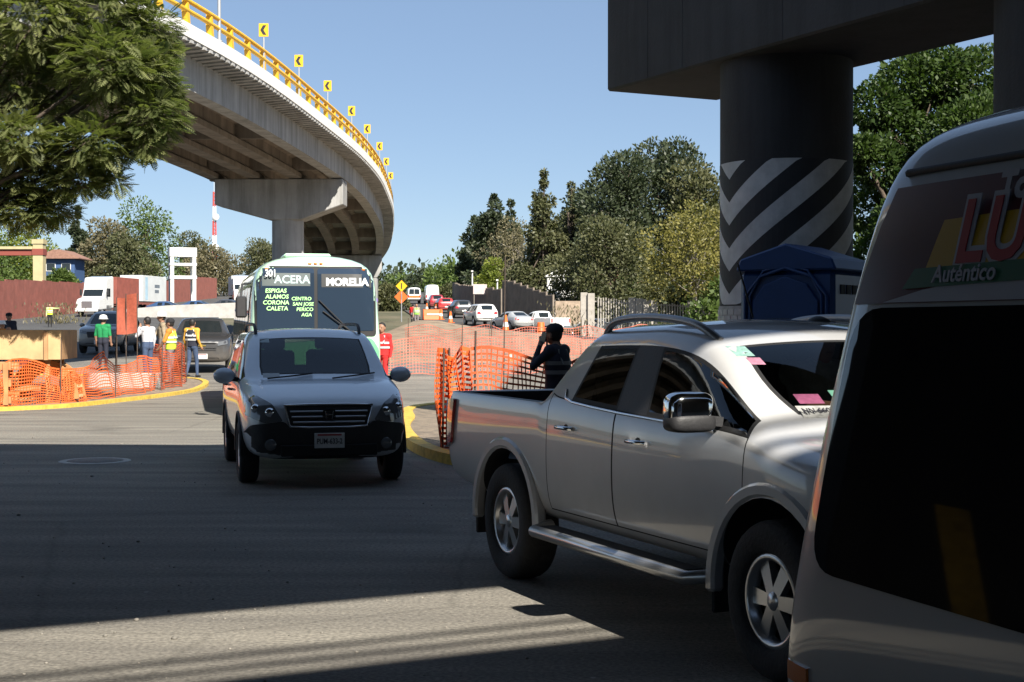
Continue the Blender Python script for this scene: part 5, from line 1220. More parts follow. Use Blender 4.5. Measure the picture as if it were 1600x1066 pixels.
person('person', stand(645, 112), 0, 'distant worker in a red top standing on the soil heap', {}, dict(top=REDC, bottom=GREYC, shoe=SHOE, sleeve='top'), 1.0, .025, rot=R(60))
person('person', stand(651, 111), 0, 'distant worker in a green vest standing on the soil heap', {}, dict(top=TANC, bottom=GREYC, shoe=SHOE, sleeve='top'), 1.0, .025, vest=(cl('green_vest', (.25, .5, .08)), SILB), rot=R(-90))
# driver of the pickup: seated, hands on the wheel
dm = pk.matrix_basis
dp = dm @ Vector((.26, .37, .0))
person('person', (dp.x, dp.y, .30), 0, 'driver in a pale shirt at the wheel of the silver pickup', dict(hip=(0, 0, .63), waist=(-.03, 0, .76), chest=(-.10, 0, 1.0), neck=(-.12, 0, 1.15), head=(-.09, 0, 1.29), ls=(-.10, .19, 1.10), rs=(-.10, -.19, 1.10), le=(.12, .24, .92), lw=(.36, .14, .92), re=(.12, -.24, .92), rw=(.36, -.14, .92),
       lh=(0, .09, .60), rh=(0, -.09, .60), lk=(.42, .12, .62), rk=(.42, -.12, .62), la=(.62, .12, .26), ra=(.62, -.12, .26)), dict(top=cl('mint_shirt', (.35, .45, .42)), bottom=JEANS, shoe=SHOE, sleeve='skin'), 1.0, .018, rot=heading(23.45))
# ================================================================== WORKS: nets, timber, cones, walls
M_NETO = mat('net_orange', (.75, .14, .03), .6, noise=.2, nscale=3); M_NETR = mat('net_red', (.52, .15, .10), .6, noise=.2, nscale=3); M_NETD = mat('net_rust', (.55, .10, .03), .6, noise=.35, nscale=3)
M_STEEL = mat('rebar', (.10, .075, .06), .7, .4, noise=.3, nscale=20)
WOOD = mat('plywood', (.52, .36, .18), .75, noise=.22, nscale=2.5, detail=10, bump=.1); WOOD2 = mat('raw_timber', (.46, .26, .12), .8, noise=.3, nscale=3, detail=10, bump=.15); WOOD3 = mat('orange_timber', (.50, .23, .09), .8, noise=.3, nscale=3, detail=10)
def net(name, pts, h, label, m, cell=.07, rib=.022, sag=.12, lean=0, posts=(), base=.05, group=None, seed=1, post_h=1.5):
    """plastic mesh fence: every strand is a thin ribbon; posts of reinforcing bar"""
    rnd = random.Random(seed); P = [Vector((p[0], p[1])) for p in pts]
    Ls = [0]
    for a, b in zip(P, P[1:]): Ls.append(Ls[-1] + (b - a).length)
    root = thing(name, (P[0].x, P[0].y, ground(P[0].x, P[0].y)), 0, label, 'fence', group); O = Vector(root.location)
    def plan(d):
        for i in range(len(P) - 1):
            if d <= Ls[i + 1] + 1e-6:
                t = (d - Ls[i]) / (Ls[i + 1] - Ls[i]); return P[i].lerp(P[i + 1], t), (P[i + 1] - P[i]).normalized()
        return P[-1], (P[-1] - P[-2]).normalized()
    ph = [rnd.uniform(0, 6) for _ in range(4)]
    def pos(d, v):
        q, t = plan(d); n = Vector((-t.y, t.x))
        top = h * (1 - sag * abs(math.sin(d * 1.05 + ph[0])) - .06 * math.sin(d * 2.9 + ph[1]))
        z = base + (top - base) * v
        off = .07 * math.sin(d * 3.3 + ph[2] + v * 2) * (1 - v * .6) + .04 * math.sin(d * 9 + v * 5 + ph[3]) + lean * v
        dz = .03 * math.sin(d * 5 + v * 3); q = q + n * off
        return Vector((q.x, q.y, ground(q.x, q.y) + z + dz)) - O
    mb = MB(); L = Ls[-1]; nv = int(h / cell); nd = max(4, int(L / .16))
    for k in range(nv + 1):
        v = k / nv; hw = rib * .5 * (1.6 if k in (0, nv) else 1); vs = []
        for i in range(nd + 1):
            p = pos(L * i / nd, v); vs += [p + Vector((0, 0, hw)), p - Vector((0, 0, hw))]
        mb.add(vs, [(2 * i, 2 * i + 1, 2 * i + 3, 2 * i + 2) for i in range(nd)])
    nc = int(L / cell); seg = 6
    for i in range(nc + 1):
        d = L * i / nc; t = plan(d)[1]; hw = Vector((t.x, t.y, 0)) * rib * .4; vs = []
        for s in range(seg + 1):
            p = pos(d, s / seg); vs += [p - hw, p + hw]
        mb.add(vs, [(2 * s, 2 * s + 1, 2 * s + 3, 2 * s + 2) for s in range(seg)])
    mb.build('mesh', m, root)
    for d in posts:
        q = pos(d, 0); MB().cyl((q.x, q.y, -.1 + ground(q.x + O.x, q.y + O.y) - O.z), (q.x + .02, q.y, post_h + ground(q.x + O.x, q.y + O.y) - O.z), .014, n=6).build('post', M_STEEL, root)
    return root
net('mesh_fence', [(-20, 26.6), (-14.5, 27.8), (-10.4, 29.6), (-9.2, 32), (-8.75, 36.4)], 1.05, 'orange plastic mesh fence sagging along the timber island', M_NETO, posts=(1, 3.2, 5.5, 7.6, 9.8, 11.9, 14.2), seed=3, sag=.25, post_h=1.45)
net('mesh_fence', [(-8.75, 36.6), (-8.7, 39), (-9.1, 40.9), (-10.4, 42)], 1.15, 'rust coloured mesh fence at the tip of the timber island', M_NETD, posts=(.2, 2.2, 4.0), seed=5, sag=.1, post_h=1.3)
net('mesh_fence', [(-4.4, 44.2), (-1.5, 44.6), (2, 45.2), (5.5, 46.2), (9, 47.5)], 1.15, 'red plastic mesh fence across the road behind the parked cars', M_NETR, cell=.095, rib=.016, posts=(.1, 2.9, 5.8, 8.8, 11.5), seed=8, sag=.06, post_h=1.6)
net('mesh_fence', [(-4.2, 58), (0, 57), (4, 57.5), (10, 60)], 1.2, 'second red mesh fence on the bare soil', M_NETR, cell=.10, rib=.016, posts=(.1, 3.5, 7, 10.5), seed=9, sag=.08)
net('mesh_fence', [(-.55, 19.3), (-.3, 19.4), (.3, 19.9), (1.2, 20.8), (2.4, 21.8), (3.2, 22)], 1.36, 'dark orange mesh fence on the traffic island behind the pickup', M_NETD, cell=.085, rib=.028, posts=(.05, 1.35, 3.1), seed=12, sag=.10, post_h=1.62)
# bunched netting at the nose of the traffic island, folded like an accordion
zg = [(-.98 + .04 * k + (.02 if k % 2 else 0), 18.95 + .03 * k + (.22 if k % 2 else -.05)) for k in range(11)]
net('mesh_bundle', zg, 1.34, 'folded bundle of rust coloured netting standing at the island nose', M_NETO, cell=.07, rib=.036, seed=20, sag=.03, posts=(.1, 1.2), post_h=1.4)
# long thin rod standing behind the pickup bed
rod = MB().cyl((0, 0, 0), (.03, 0, 2.5), .008, n=6).build('steel_rod', M_STEEL); rod.location = (-.12, 19.6, .1); tag(rod, 'tall thin steel rod planted by the mesh fence', 'rod')
# timber on the left island
def timber(name, M_, d, label, m=WOOD2, group='loose boards on the timber island', cat='board'):
    o = MB().box((0, 0, 0), d).build(name, m, None, bevel=.006); o.matrix_world = M_; tag(o, label, cat, group); return o
def MX(loc, rz=0, ry=0, rx=0): return Matrix.Translation(loc) @ Matrix.Rotation(rz, 4, 'Z') @ Matrix.Rotation(ry, 4, 'Y') @ Matrix.Rotation(rx, 4, 'X')
pb = thing('plywood_form', (-12.2, 31.8, .07), R(6), 'large box form of pale plywood sheets on timber legs', 'formwork')
MB().box((0, -.9, 1.22), (5.2, .03, .62)).build('plywood_sheet', WOOD, pb); MB().box((0, .9, 1.22), (5.2, .03, .62)).build('plywood_sheet', WOOD, pb)
MB().box((2.585, 0, 1.22), (.03, 1.77, .62)).build('plywood_sheet', WOOD2, pb); MB().box((0, 0, .92), (5.1, 1.7, .04)).build('plywood_sheet', WOOD, pb)
for x in (-2.3, -1.2, 0, 1.2, 2.3):
    for y in (-.75, .75): MB().box((x, y, .45), (.09, .09, .9)).build('leg', WOOD2, pb)
    MB().box((x, -.945, 1.2), (.08, .06, .6)).build('batten', WOOD2, pb)
# arched form: two curved ribs of plywood with slats between
af = thing('arch_form', (-10.05, 31.9, .07), R(-8), 'half-round timber arch form lying behind the orange net', 'formwork')
for y in (-.2, .2):
    ang = [R(4) + R(172) * k / 20 for k in range(21)]
    MB().prism([(.95 * math.cos(a), .95 * math.sin(a)) for a in ang] + [(.66 * math.cos(a), .66 * math.sin(a)) for a in reversed(ang)], y - .03, y + .03, lambda p, h: (p[0], h, p[1])).build('arch_rib', WOOD3, af)
for k in range(13):
    a = R(8) + R(164) * k / 12; MB().box((.93 * math.cos(a), 0, .93 * math.sin(a)), (.02, .33, .07), M=Matrix.Rotation(-a, 3, 'Y')).build('slat', WOOD, af)
MB().box((0, -.25, .30), (1.5, .04, .12)).build('tie_board', WOOD2, af)
af.scale = (.85, .85, .95)
# frames and boards left of it
rb_ = random.Random(11)
tf = thing('timber_frame', (-12.3, 29.5, .07), R(10), 'low frame of orange timber beams in front of the plywood box', 'formwork')
for z in (.12, .46, .80): MB().box((0, 0, z), (4.4, .08, .14)).build('beam', WOOD3, tf); MB().box((0, 1.0, z), (4.4, .08, .14)).build('beam', WOOD2, tf)
for x in (-2.1, -.7, .7, 2.1): MB().box((x, .5, .48), (.10, 1.1, .10)).build('cross_beam', WOOD2, tf); MB().box((x, -.065, .45), (.10, .05, .86)).build('upright', WOOD3, tf)
MB().bar((-2.0, -.10, .15), (1.9, -.10, .82), .05, .12).build('brace', WOOD2, tf)
for k in range(16):
    x, y = rb_.uniform(-13.5, -9.6), rb_.uniform(31.0, 33.8)
    if y < 29.8 + max(0, (-10.2 - x)) * -.2: y += 1
    timber('board', MX((x, y, .11 + .045 * (k % 5)), rb_.uniform(-.5, .5), rb_.uniform(-.06, .06)), (rb_.uniform(1.2, 2.6), .14, .04), 'loose timber board lying on the soil of the timber island', [WOOD, WOOD2, WOOD3][k % 3])
bl = MB().box((0, 0, .22), (1.9, .5, .44)).build('concrete_block', M_CONC, None, bevel=.02); bl.location = (-9.9, 37.6, .05); bl.rotation_euler = (0, 0, R(8)); tag(bl, 'pale concrete block beside the standing workers', 'block')
# two rust-red sheets on posts
bn = thing('red_sheet', stand(197, 40.5, .1), R(6), 'pair of rust-red cloth sheets hung between thin posts', 'banner')
for x0, x1, zt in ((-.24, .0, 2.28), (.01, .29, 2.36)):
    vs = []; n = 8
    for i in range(n + 1):
        for j in range(7):
            x = lerp(x0, x1, i / n); z = lerp(1.28, zt, j / 6); vs.append((x, .03 * math.sin(9 * x + j * .5) + .03 * math.sin(z * 4), z + .05 * (i / n) * (x0 > -.1)))
    q = MB(); q.add(vs, [(i * 7 + j, (i + 1) * 7 + j, (i + 1) * 7 + j + 1, i * 7 + j + 1) for i in range(n) for j in range(6)], True); q.build('cloth', cl('rust_cloth', (.33, .075, .04)), bn)
for x in (-.25, .0, .30): MB().cyl((x, 0, 0), (x, 0, 2.4 if x > -.2 else 2.3), .014, n=6).build('post', M_STEEL, bn)
# traffic cones and barrel
CONE = mat('cone_orange', (.80, .13, .02), .5, noise=.1, nscale=6)
def cone(px, py, h, i, big=False):
    p = on_ground(px, py)
    t = thing('traffic_cone', (p.x, p.y, p.z + .01), .3 * i, CLAB[i], 'cone', 'orange cones along the works')
    MB().box((0, 0, .02), (h * .55, h * .55, .04)).build('base', CONE, t, bevel=.01)
    MB().lathe([(h * .21, .04), (h * .06, h), (0, h)], 16).build('body', CONE, t)
    MB().lathe([(h * .165 + .004, h * .36), (h * .115 + .004, h * .62)], 16).build('white_band', WHITEH, t)
CLAB = ['orange cone at the edge of the side road beside the soil heap', 'orange cone next to the red hatchback', 'orange cone just behind the dark SUV in the queue', 'orange cone at the corner of the soil heap near the queue', 'tall orange cone in front of the silver saloon', 'orange cone on the near soil beside the mesh']
for i, (px, py, h) in enumerate(((667, 488, .95), (681, 483, .9), (689, 500, .95), (704, 505, .95), (790, 521, 1.25), (797, 566, .42))): cone(px, py, h, i)
p = on_ground(845, 527); tb = thing('traffic_barrel', (p.x, p.y, p.z), 0, 'striped orange traffic barrel beside the white pickup', 'barrel')
MB().lathe([(0, 1.02), (.22, 1.02), (.24, .95), (.29, .05), (.34, .0)], 20).build('drum', CONE, tb)
for z in (.3, .62): MB().lathe([(.282 - z * .05, z), (.278 - z * .05, z + .16)], 20).build('white_band', mat('worn_white', (.6, .56, .5), .5), tb)
p = on_ground(676, 500); ob = thing('water_barrier', (p.x, p.y, p.z), R(20), 'orange plastic barrier between the cones by the side road', 'barrier')
MB().prism([(-.28, 0), (.28, 0), (.2, .35), (.1, .95), (-.1, .95), (-.2, .35)], -.9, .9, lambda p, h: (h, p[0], p[1])).build('shell', CONE, ob, bevel=.03)
MB().box((0, -.2, .5), (1.2, .06, .12)).build('panel', WHITEH, ob)
# road work signs under the viaduct
for px, py, Y, c, nm, l, sz in ((601, 464, 128, CONE, 'work_sign', 'orange diamond road-works sign under the viaduct', .85), (601.5, 447, 126, M_S, 'warning_sign', 'yellow diamond warning sign under the viaduct', .7)):
    q = at(px + 26, py, Y); g0 = ground(q.x, Y); t = thing(nm, (q.x, Y, g0), 0, l, 'sign'); hz = q.z - g0
    MB().cyl((0, .03, 0), (0, .03, hz), .035, n=8).build('post', mat('galvanised', (.45, .46, .47), .45, .6), t)
    MB().prism([(0, -sz * .7), (sz * .7, 0), (0, sz * .7), (-sz * .7, 0)], -.012, .012, lambda p, h: (p[0], h, hz + p[1])).build('panel', c, t)
    MB().prism([(-.05, -.25), (.05, -.25), (.05, .25), (-.05, .25)], -.02, -.014, lambda p, h: (p[0], h, hz + p[1])).build('symbol', sg_k, t)
# portable toilet between the pillar and the van
pt_ = thing('portable_toilet', (3.42, 17.3, .12), R(-32), 'blue plastic portable toilet beside the striped pier', 'toilet')
BL = mat('toilet_blue', (.008, .045, .16), .45, noise=.15, nscale=4); BL2 = mat('toilet_roof', (.05, .055, .065), .5, noise=.2, nscale=4)
MB().box((0, 0, 1.05), (1.16, 1.16, 2.0)).build('cabin', BL, pt_, bevel=.05)
MB().prism([(-.62, 2.05), (.62, 2.05), (.56, 2.18), (0, 2.34), (-.56, 2.18)], -.62, .62, lambda p, h: (p[0], h, p[1])).build('roof', BL, pt_, bevel=.02)
dr = MB().prism([(-.40, .15), (.40, .15), (.40, 1.72), (.26, 1.90), (0, 1.99), (-.26, 1.90), (-.40, 1.72)], -.60, -.62, lambda p, h: (p[0], h, p[1])).build('door', BL, pt_, bevel=.008)
for o, r_ in ((.50, .02), (.44, .016)): MB().tube([(-o, -.605, .12), (-o, -.605, 1.78), (-o * .62, -.605, 1.99 + (.5 - o)), (0, -.605, 2.08 + (.5 - o) * .5), (o * .62, -.605, 1.99 + (.5 - o)), (o, -.605, 1.78), (o, -.605, .12)], r_, 6).build('door_frame', BL, pt_)
for k, (w_, z) in enumerate(((.46, 1.52), (.12, 1.40), (.36, 1.27))): MB().box((.02 + (.14 if k == 1 else 0), -.6215, z), (w_, .003, .05)).build('worn_print', mat('faded_print', (.04, .07, .14), .6, noise=.6, nscale=30), dr)
MB().box((.33, -.63, 1.05), (.05, .03, .16)).build('latch', M_BLKP, dr)
for k in range(4): MB().box((.585, -.3 + .2 * k, 1.85), (.012, .14, .10)).build('vent_slot', M_SEAM, pt_)
for s in (-1, 1): MB().box((0, s * .4, .03), (1.2, .12, .10)).build('skid', M_BLKP, pt_)
pt_.scale = (.98, .98, 1.07)
# concrete ramp wall in front of the lorry
vs = []; mbw = MB()
pw = [(-37.4, 141), (-33, 141.5), (-29, 142), (-24.5, 142.5), (-15, 144)]; hh = [.75, 1.15, 1.3, 1.5, 1.6]
for (x, y), h_ in zip(pw, hh):
    g0 = ground(x, y); vs += [(x, y, g0 - .3), (x, y, g0 + h_), (x, y + .35, g0 + h_), (x, y + .35, g0 - .3)]
mbw.add(vs, [(4 * i + k, 4 * i + (k + 1) % 4, 4 * i + 4 + (k + 1) % 4, 4 * i + 4 + k) for i in range(4) for k in range(4)] + [(0, 1, 2, 3), (19, 18, 17, 16)])
tag(mbw.build('concrete_wall', M_CONC), 'low pale concrete wall rising behind the bus', 'wall')
# ================================================================== TREES
BARK = mat('bark', (.10, .075, .055), .9, noise=.4, nscale=6, bump=.6, bscale=20); BARKP = mat('pale_bark', (.28, .25, .21), .9, noise=.3, nscale=5, bump=.5, bscale=20)
def leaf_object(name, leaves, m, parent):
    """leaves: list of (verts, value); each leaf is a small quad with its own shade value"""
    vs = []; fs = []; val = []
    for q, v in leaves:
        n = len(vs); vs += q; fs.append(tuple(range(n, n + len(q)))); val.append(v)
    me = bpy.data.meshes.new(name); me.from_pydata([tuple(p) for p in vs], [], fs)
    at_ = me.attributes.new('var', 'FLOAT', 'FACE'); at_.data.foreach_set('value', val)
    return link(name, me, parent, m)
def rdir(r):
    while True:
        v = Vector((r.uniform(-1, 1), r.uniform(-1, 1), r.uniform(-1, 1)))
        if .05 < v.length < 1: return v.normalized()
def leaf_quad(r, c, size, d=None, asp=.5, droop=0):
    d = d or rdir(r); d = Vector((d.x, d.y, d.z - droop)).normalized(); s = d.cross(rdir(r))
    if s.length < .05: s = d.orthogonal()
    s = s.normalized() * size * asp * .5; t = d * size
    return [c, c + t * .5 + s, c + t, c + t * .5 - s]
DENS = 2.3
def tree(name, loc, clumps, m, label, leaf=.3, per=300, trunk=(.25, 4), seed=1, asp=.55, droop=0, bark=None, limbs=True, cat='tree', group=None, shell=.35, up=0, var=(0, 1)):
    """clumps: (x, y, z, rx, ry, rz) ellipsoids of foliage relative to the foot"""
    r = random.Random(seed); root = thing(name, loc, 0, label, cat, group)
    leaves = []
    vol = [c[3] * c[4] + c[5] * c[3] for c in clumps]; av = sum(vol) / len(vol)
    for c, vv in zip(clumps, vol):
        cen = Vector(c[:3]); shade = r.uniform(-.18, .18); ns = 5
        sub = [(rdir(r), r.uniform(.25, .5)) for _ in range(ns + 3)]
        for _ in range(int(per * DENS * max(.35, vv / av))):
            d = rdir(r); k = 1 + sum(a * max(0, d.dot(q)) ** 6 for q, a in sub) * .55
            rad = (shell + (1 - shell) * r.random() ** .6) * k * (.85 + .15 * r.random())
            p = cen + Vector((d.x * c[3], d.y * c[4], d.z * c[5])) * rad
            out = (d + rdir(r) * .9 + Vector((0, 0, up))).normalized()
            leaves.append((leaf_quad(r, p, leaf * 1.25 * r.uniform(.6, 1.25), out, asp, droop), max(0, min(1, r.uniform(*var) * .75 + .12 + shade))))
    leaf_object('crown', leaves, m, root)
    tb = MB(); tr, th_ = trunk; lean = Vector((r.uniform(-.05, .05), r.uniform(-.05, .05), 1)) * th_
    tb.tube([(0, 0, -.3), lean * .35 + Vector((r.uniform(-.1, .1), 0, 0)), lean * .7, lean], [tr, tr * .8, tr * .6, tr * .35], 8)
    if limbs:
        for c in clumps:
            t = r.uniform(.45, .95); a = lean * t; b = Vector(c[:3]); mid = a.lerp(b, .5) + Vector((0, 0, -.12 * (b - a).length * .5)); 
            tb.tube([a, mid, b], [tr * .38, tr * .22, tr * .07], 6)
            for _ in range(3):
                e = b + Vector((rdir(r).x * c[3], rdir(r).y * c[4], rdir(r).z * c[5])) * .75; tb.tube([mid.lerp(b, .5), e], [tr * .12, tr * .03], 4)
    tb.build('trunk', bark or BARK, root)
    return root
def blob(h, w, n, seed, z0=.3, dens=1.0, top=.25):   # rounded crown of n clumps
    r = random.Random(seed); out = []
    for k in range(n):
        t = (k + .5) / n; z = h * (z0 + (1 - z0 - .06) * t); ww = w * (math.sin(math.pi * (.18 + .72 * t)) ** .7) * (1 if t < .75 else .8)
        a = k * 2.4 + r.uniform(-.4, .4); q = r.uniform(.35, .75) * ww
        s = w * r.uniform(.34, .5); out.append((q * math.cos(a), q * math.sin(a), z, s, s, s * r.uniform(.7, .95)))
    return out
def conifer(h, w, n, seed, z0=.12, pw=.8):
    r = random.Random(seed); out = []
    for k in range(n):
        t = k / (n - 1); z = h * (z0 + (.98 - z0) * t); ww = w * (1 - t) ** pw + .12
        for q in range(3 if t < .8 else 1):
            a = r.uniform(0, 6.3); rr = ww * r.uniform(.35, .75) if t < .9 else 0; s = max(.25, ww * .48)
            out.append((rr * math.cos(a), rr * math.sin(a), z + r.uniform(-.3, .3), s, s, s * .6 + .2))
    return out
L_JAC = leafmat('leaf_feathery', (.09, .115, .04), (.25, .26, .11), .45); L_FIC = leafmat('leaf_glossy', (.02, .045, .01), (.075, .115, .028)); L_DARK = leafmat('leaf_dark', (.022, .035, .017), (.075, .09, .045), .2)
L_OLIVE = leafmat('leaf_olive', (.05, .06, .025), (.13, .13, .06), .25); L_YEL = leafmat('leaf_yellow', (.11, .11, .03), (.25, .22, .06), .35); L_DRY = leafmat('leaf_dry', (.10, .09, .05), (.22, .19, .11), .3); L_GRN = leafmat('leaf_green', (.05, .085, .02), (.14, .19, .05), .35); L_LIME = leafmat('leaf_lime', (.10, .14, .02), (.24, .27, .05), .4)
# --- big feathery tree in the left foreground: fronds of many leaflets
def feathery_tree(loc, clumps, seed, label):
    r = random.Random(seed); root = thing('feathery_tree', loc, 0, label, 'tree'); leaves = []; tw = MB()
    for c in clumps:
        cen = Vector(c[:3]); shade = r.uniform(-.15, .15)
        for _ in range(c[6] if len(c) > 6 else 120):
            d = rdir(r); p = cen + Vector((d.x * c[3], d.y * c[4], d.z * c[5])) * (.35 + .65 * r.random() ** .5)
            ax = (Vector((d.x, d.y, d.z * .4 - .15)) + rdir(r) * .6).normalized(); L = r.uniform(.20, .36); base_v = r.uniform(.1, .85) + shade
            side = ax.cross(Vector((0, 0, 1)) + rdir(r) * .35)
            if side.length < .1: continue
            side.normalize(); n = 8
            for k in range(n):
                t = (k + .6) / n; q = p + ax * L * t + Vector((0, 0, -.10 * L * t * t)); w = L * .36 * math.sin(math.pi * (.15 + .8 * t)) ** .8
                for s in (1, -1):
                    e = q + side * s * w + ax * w * .45 - Vector((0, 0, .12 * w)); h = ax * L * .068
                    leaves.append(([q - h * .6, (q + e) / 2 - h, e, (q + e) / 2 + h], max(0, min(1, base_v + r.uniform(-.12, .12)))))
    leaf_object('crown', leaves, L_JAC, root)
    tb = MB(); tb.tube([(0, 0, -.2), (.1, .1, 1.4), (.2, .0, 2.8), (.5, 0, 4.2)], [.30, .25, .21, .16], 10)
    for c in clumps:
        b = Vector(c[:3]); a = Vector((.2, 0, 2.8)); mid = a.lerp(b, .55) + Vector((0, 0, .25)); tb.tube([a, a.lerp(mid, .5) + Vector((0, 0, .2)), mid, b], [.13, .09, .055, .02], 6)
        for _ in range(4):
            e = b + Vector((rdir(r).x * c[3], rdir(r).y * c[4], rdir(r).z * c[5])) * .8; tb.tube([mid.lerp(b, .6), e], [.02, .006], 4)
    tb.build('trunk', BARK, root); return root
TY = 29.0
def tp(px, py, dy=0): q = at(px, py, TY + dy); return q - Vector((-12.6, TY, 0))
fc = []
SHX = lambda px: px - 28 * smooth((px - 120) / 80)
rr_ = random.Random(5)
for (px, py, rad, n, dy) in ((60, 40, .95, 260, -.6), (170, 30, .85, 260, -.3), (255, 50, .55, 170, .2), (250, 120, .55, 190, -.4), (265, 190, .5, 170, -.6), (200, 110, .75, 220, -1.0), (110, 130, .8, 180, .5), (40, 150, .8, 200, .3), (255, 232, .28, 70, -.5), (150, 230, .5, 150, -.9), (100, 250, .55, 150, -.2), (30, 225, .55, 150, -.8), (60, 290, .5, 140, 0), (125, 285, .42, 110, -.4), (190, 255, .34, 70, -.3), (30, 330, .5, 150, .2), (80, 335, .34, 90, .1), (205, 290, .22, 32, -.2), (-60, 100, 1.3, 300, 0), (-60, 250, 1.1, 260, 0), (-90, -60, 1.4, 220, 0), (60, -60, 1.1, 200, 0), (180, -50, .8, 150, 0), (280, 90, .26, 60, .1), (288, 150, .24, 55, 0)):
    p = tp(SHX(px), py, dy); rad *= 1.21; fc.append((p.x, p.y, p.z, rad, rad, rad * .72, int(n * 2.5)))
feathery_tree((-12.6, TY, .1), fc, 5, 'large feathery-leaved tree overhanging the works on the left')
# --- glossy tree right of the pier
fb = []; Yt = 31
for (px, py, rad) in ((1370, 170, 1.0), (1420, 130, 1.1), (1470, 120, 1.2), (1520, 125, 1.2), (1400, 210, 1.2), (1460, 200, 1.3), (1520, 210, 1.4), (1370, 260, 1.0), (1440, 270, 1.3), (1510, 290, 1.4), (1360, 330, 1.0), (1420, 350, 1.2), (1500, 370, 1.3), (1370, 410, 1.1), (1450, 430, 1.2), (1580, 170, 1.4), (1600, 260, 1.6), (1590, 360, 1.5), (1345, 235, .6), (1650, 220, 1.6)):
    p = at(px, py, Yt + rr_.uniform(-1.2, 1.2)) - Vector((9.3, Yt, 0)); fb.append((p.x, p.y, p.z, rad * .62, rad * .62, rad * .52))
tree('leafy_tree', (9.3, Yt, .0), fb, L_FIC, 'dense glossy green tree rising behind the striped pier', .095, 1500, (.3, 4.5), 21, .6, shell=.5)
# --- trees across the side road
def bt(name, px, py_top, Y, kind, label, w, m, n=14, seed=1, leaf=.34, per=330, **k):
    x = (px - 800) / F_PX * Y; g0 = ground(x, Y); h = CAM_H - (py_top - HOR) / F_PX * Y - g0
    cl_ = conifer(h, w, n, seed, k.pop('z0', .12), k.pop('pw', .8)) if kind == 'c' else blob(h, w, n, seed, k.pop('z0', .3))
    return tree(name, (x, Y, g0), cl_, m, label, leaf, per, (max(.15, h * .022), h * .8), seed, group=None, **k)
bt('cypress_tree', 741, 340, 215, 'c', 'dark cypress at the far end of the boundary wall', 2.6, L_DARK, 12, 31, .4, 200, pw=.4)
bt('cypress_tree', 772, 303, 205, 'c', 'tall dark many-headed cypress behind the boundary wall', 3.6, L_DARK, 14, 32, .4, 220, pw=.35)
bt('cypress_tree', 798, 318, 200, 'c', 'slim dark cypress beside the many-headed one', 2.2, L_DARK, 12, 33, .4, 160, pw=.4)
bt('bare_tree', 803, 352, 182, 'b', 'greyish half-bare tree in front of the cypresses', 4.6, L_DRY, 16, 34, .26, 170, bark=BARKP, z0=.2)
bt('lime_bush_tree', 765, 408, 178, 'b', 'small lime green tree behind the wall with the white post', 2.3, L_LIME, 9, 35, .26, 200, z0=.2)
bt('pine_tree', 850, 270, 150, 'c', 'tall layered pine with drooping branches', 3.6, L_OLIVE, 15, 36, .32, 190, z0=.2, pw=.75, droop=.4)
bt('pine_tree', 893, 290, 158, 'c', 'thin pine leaning against the broad casuarina', 2.2, L_OLIVE, 13, 37, .32, 130, z0=.2, droop=.4)
bt('casuarina_tree', 965, 238, 150, 'b', 'broad dark casuarina with a spiky pale top', 5.4, L_DARK, 20, 38, .36, 300, z0=.2, up=.5)
bt('casuarina_tree', 1040, 218, 155, 'b', 'tallest dark casuarina of the group', 6.4, L_DARK, 22, 39, .36, 320, z0=.22, up=.5)
bt('casuarina_tree', 1100, 262, 150, 'b', 'dark casuarina nearest the striped pier', 5.0, L_OLIVE, 18, 40, .36, 260, z0=.2, up=.5)
bt('casuarina_tree', 915, 300, 168, 'b', 'casuarina filling the gap behind the thin pine', 4.6, L_DARK, 16, 45, .36, 260, z0=.2, up=.5)
bt('casuarina_tree', 868, 345, 172, 'b', 'lower casuarina behind the layered pine', 4.2, L_OLIVE, 14, 46, .36, 240, z0=.15, up=.5)
bt('juniper_tree', 955, 345, 128, 'b', 'grey-green bushy juniper behind the bar fence', 4.2, L_OLIVE, 18, 41, .26, 330, z0=.10, up=.3)
bt('yellow_tree', 1085, 330, 112, 'b', 'yellow-leaved tree with pale branches behind the bar fence', 4.3, L_YEL, 16, 42, .22, 230, z0=.42, bark=BARKP)
bt('juniper_tree', 905, 385, 135, 'b', 'dark shrubby tree behind the stone gate post', 3.0, L_OLIVE, 12, 43, .26, 240, z0=.1)
for k, (px, py, w, Y) in enumerate(((640, 440, 9, 420), (672, 432, 9, 400), (705, 424, 9, 380), (600, 436, 9, 440), (730, 420, 8, 300))):
    bt('distant_tree', px, py, Y, 'b', ['round distant tree right of the climbing vans', 'wide distant tree above the climbing vans', 'tall distant tree at the end of the boundary wall', 'distant tree behind the viaduct pier', 'distant tree next to the dark cypress'][k], w, L_DARK if k % 2 else L_GRN, 10, 50 + k, .8, 110, z0=.15)
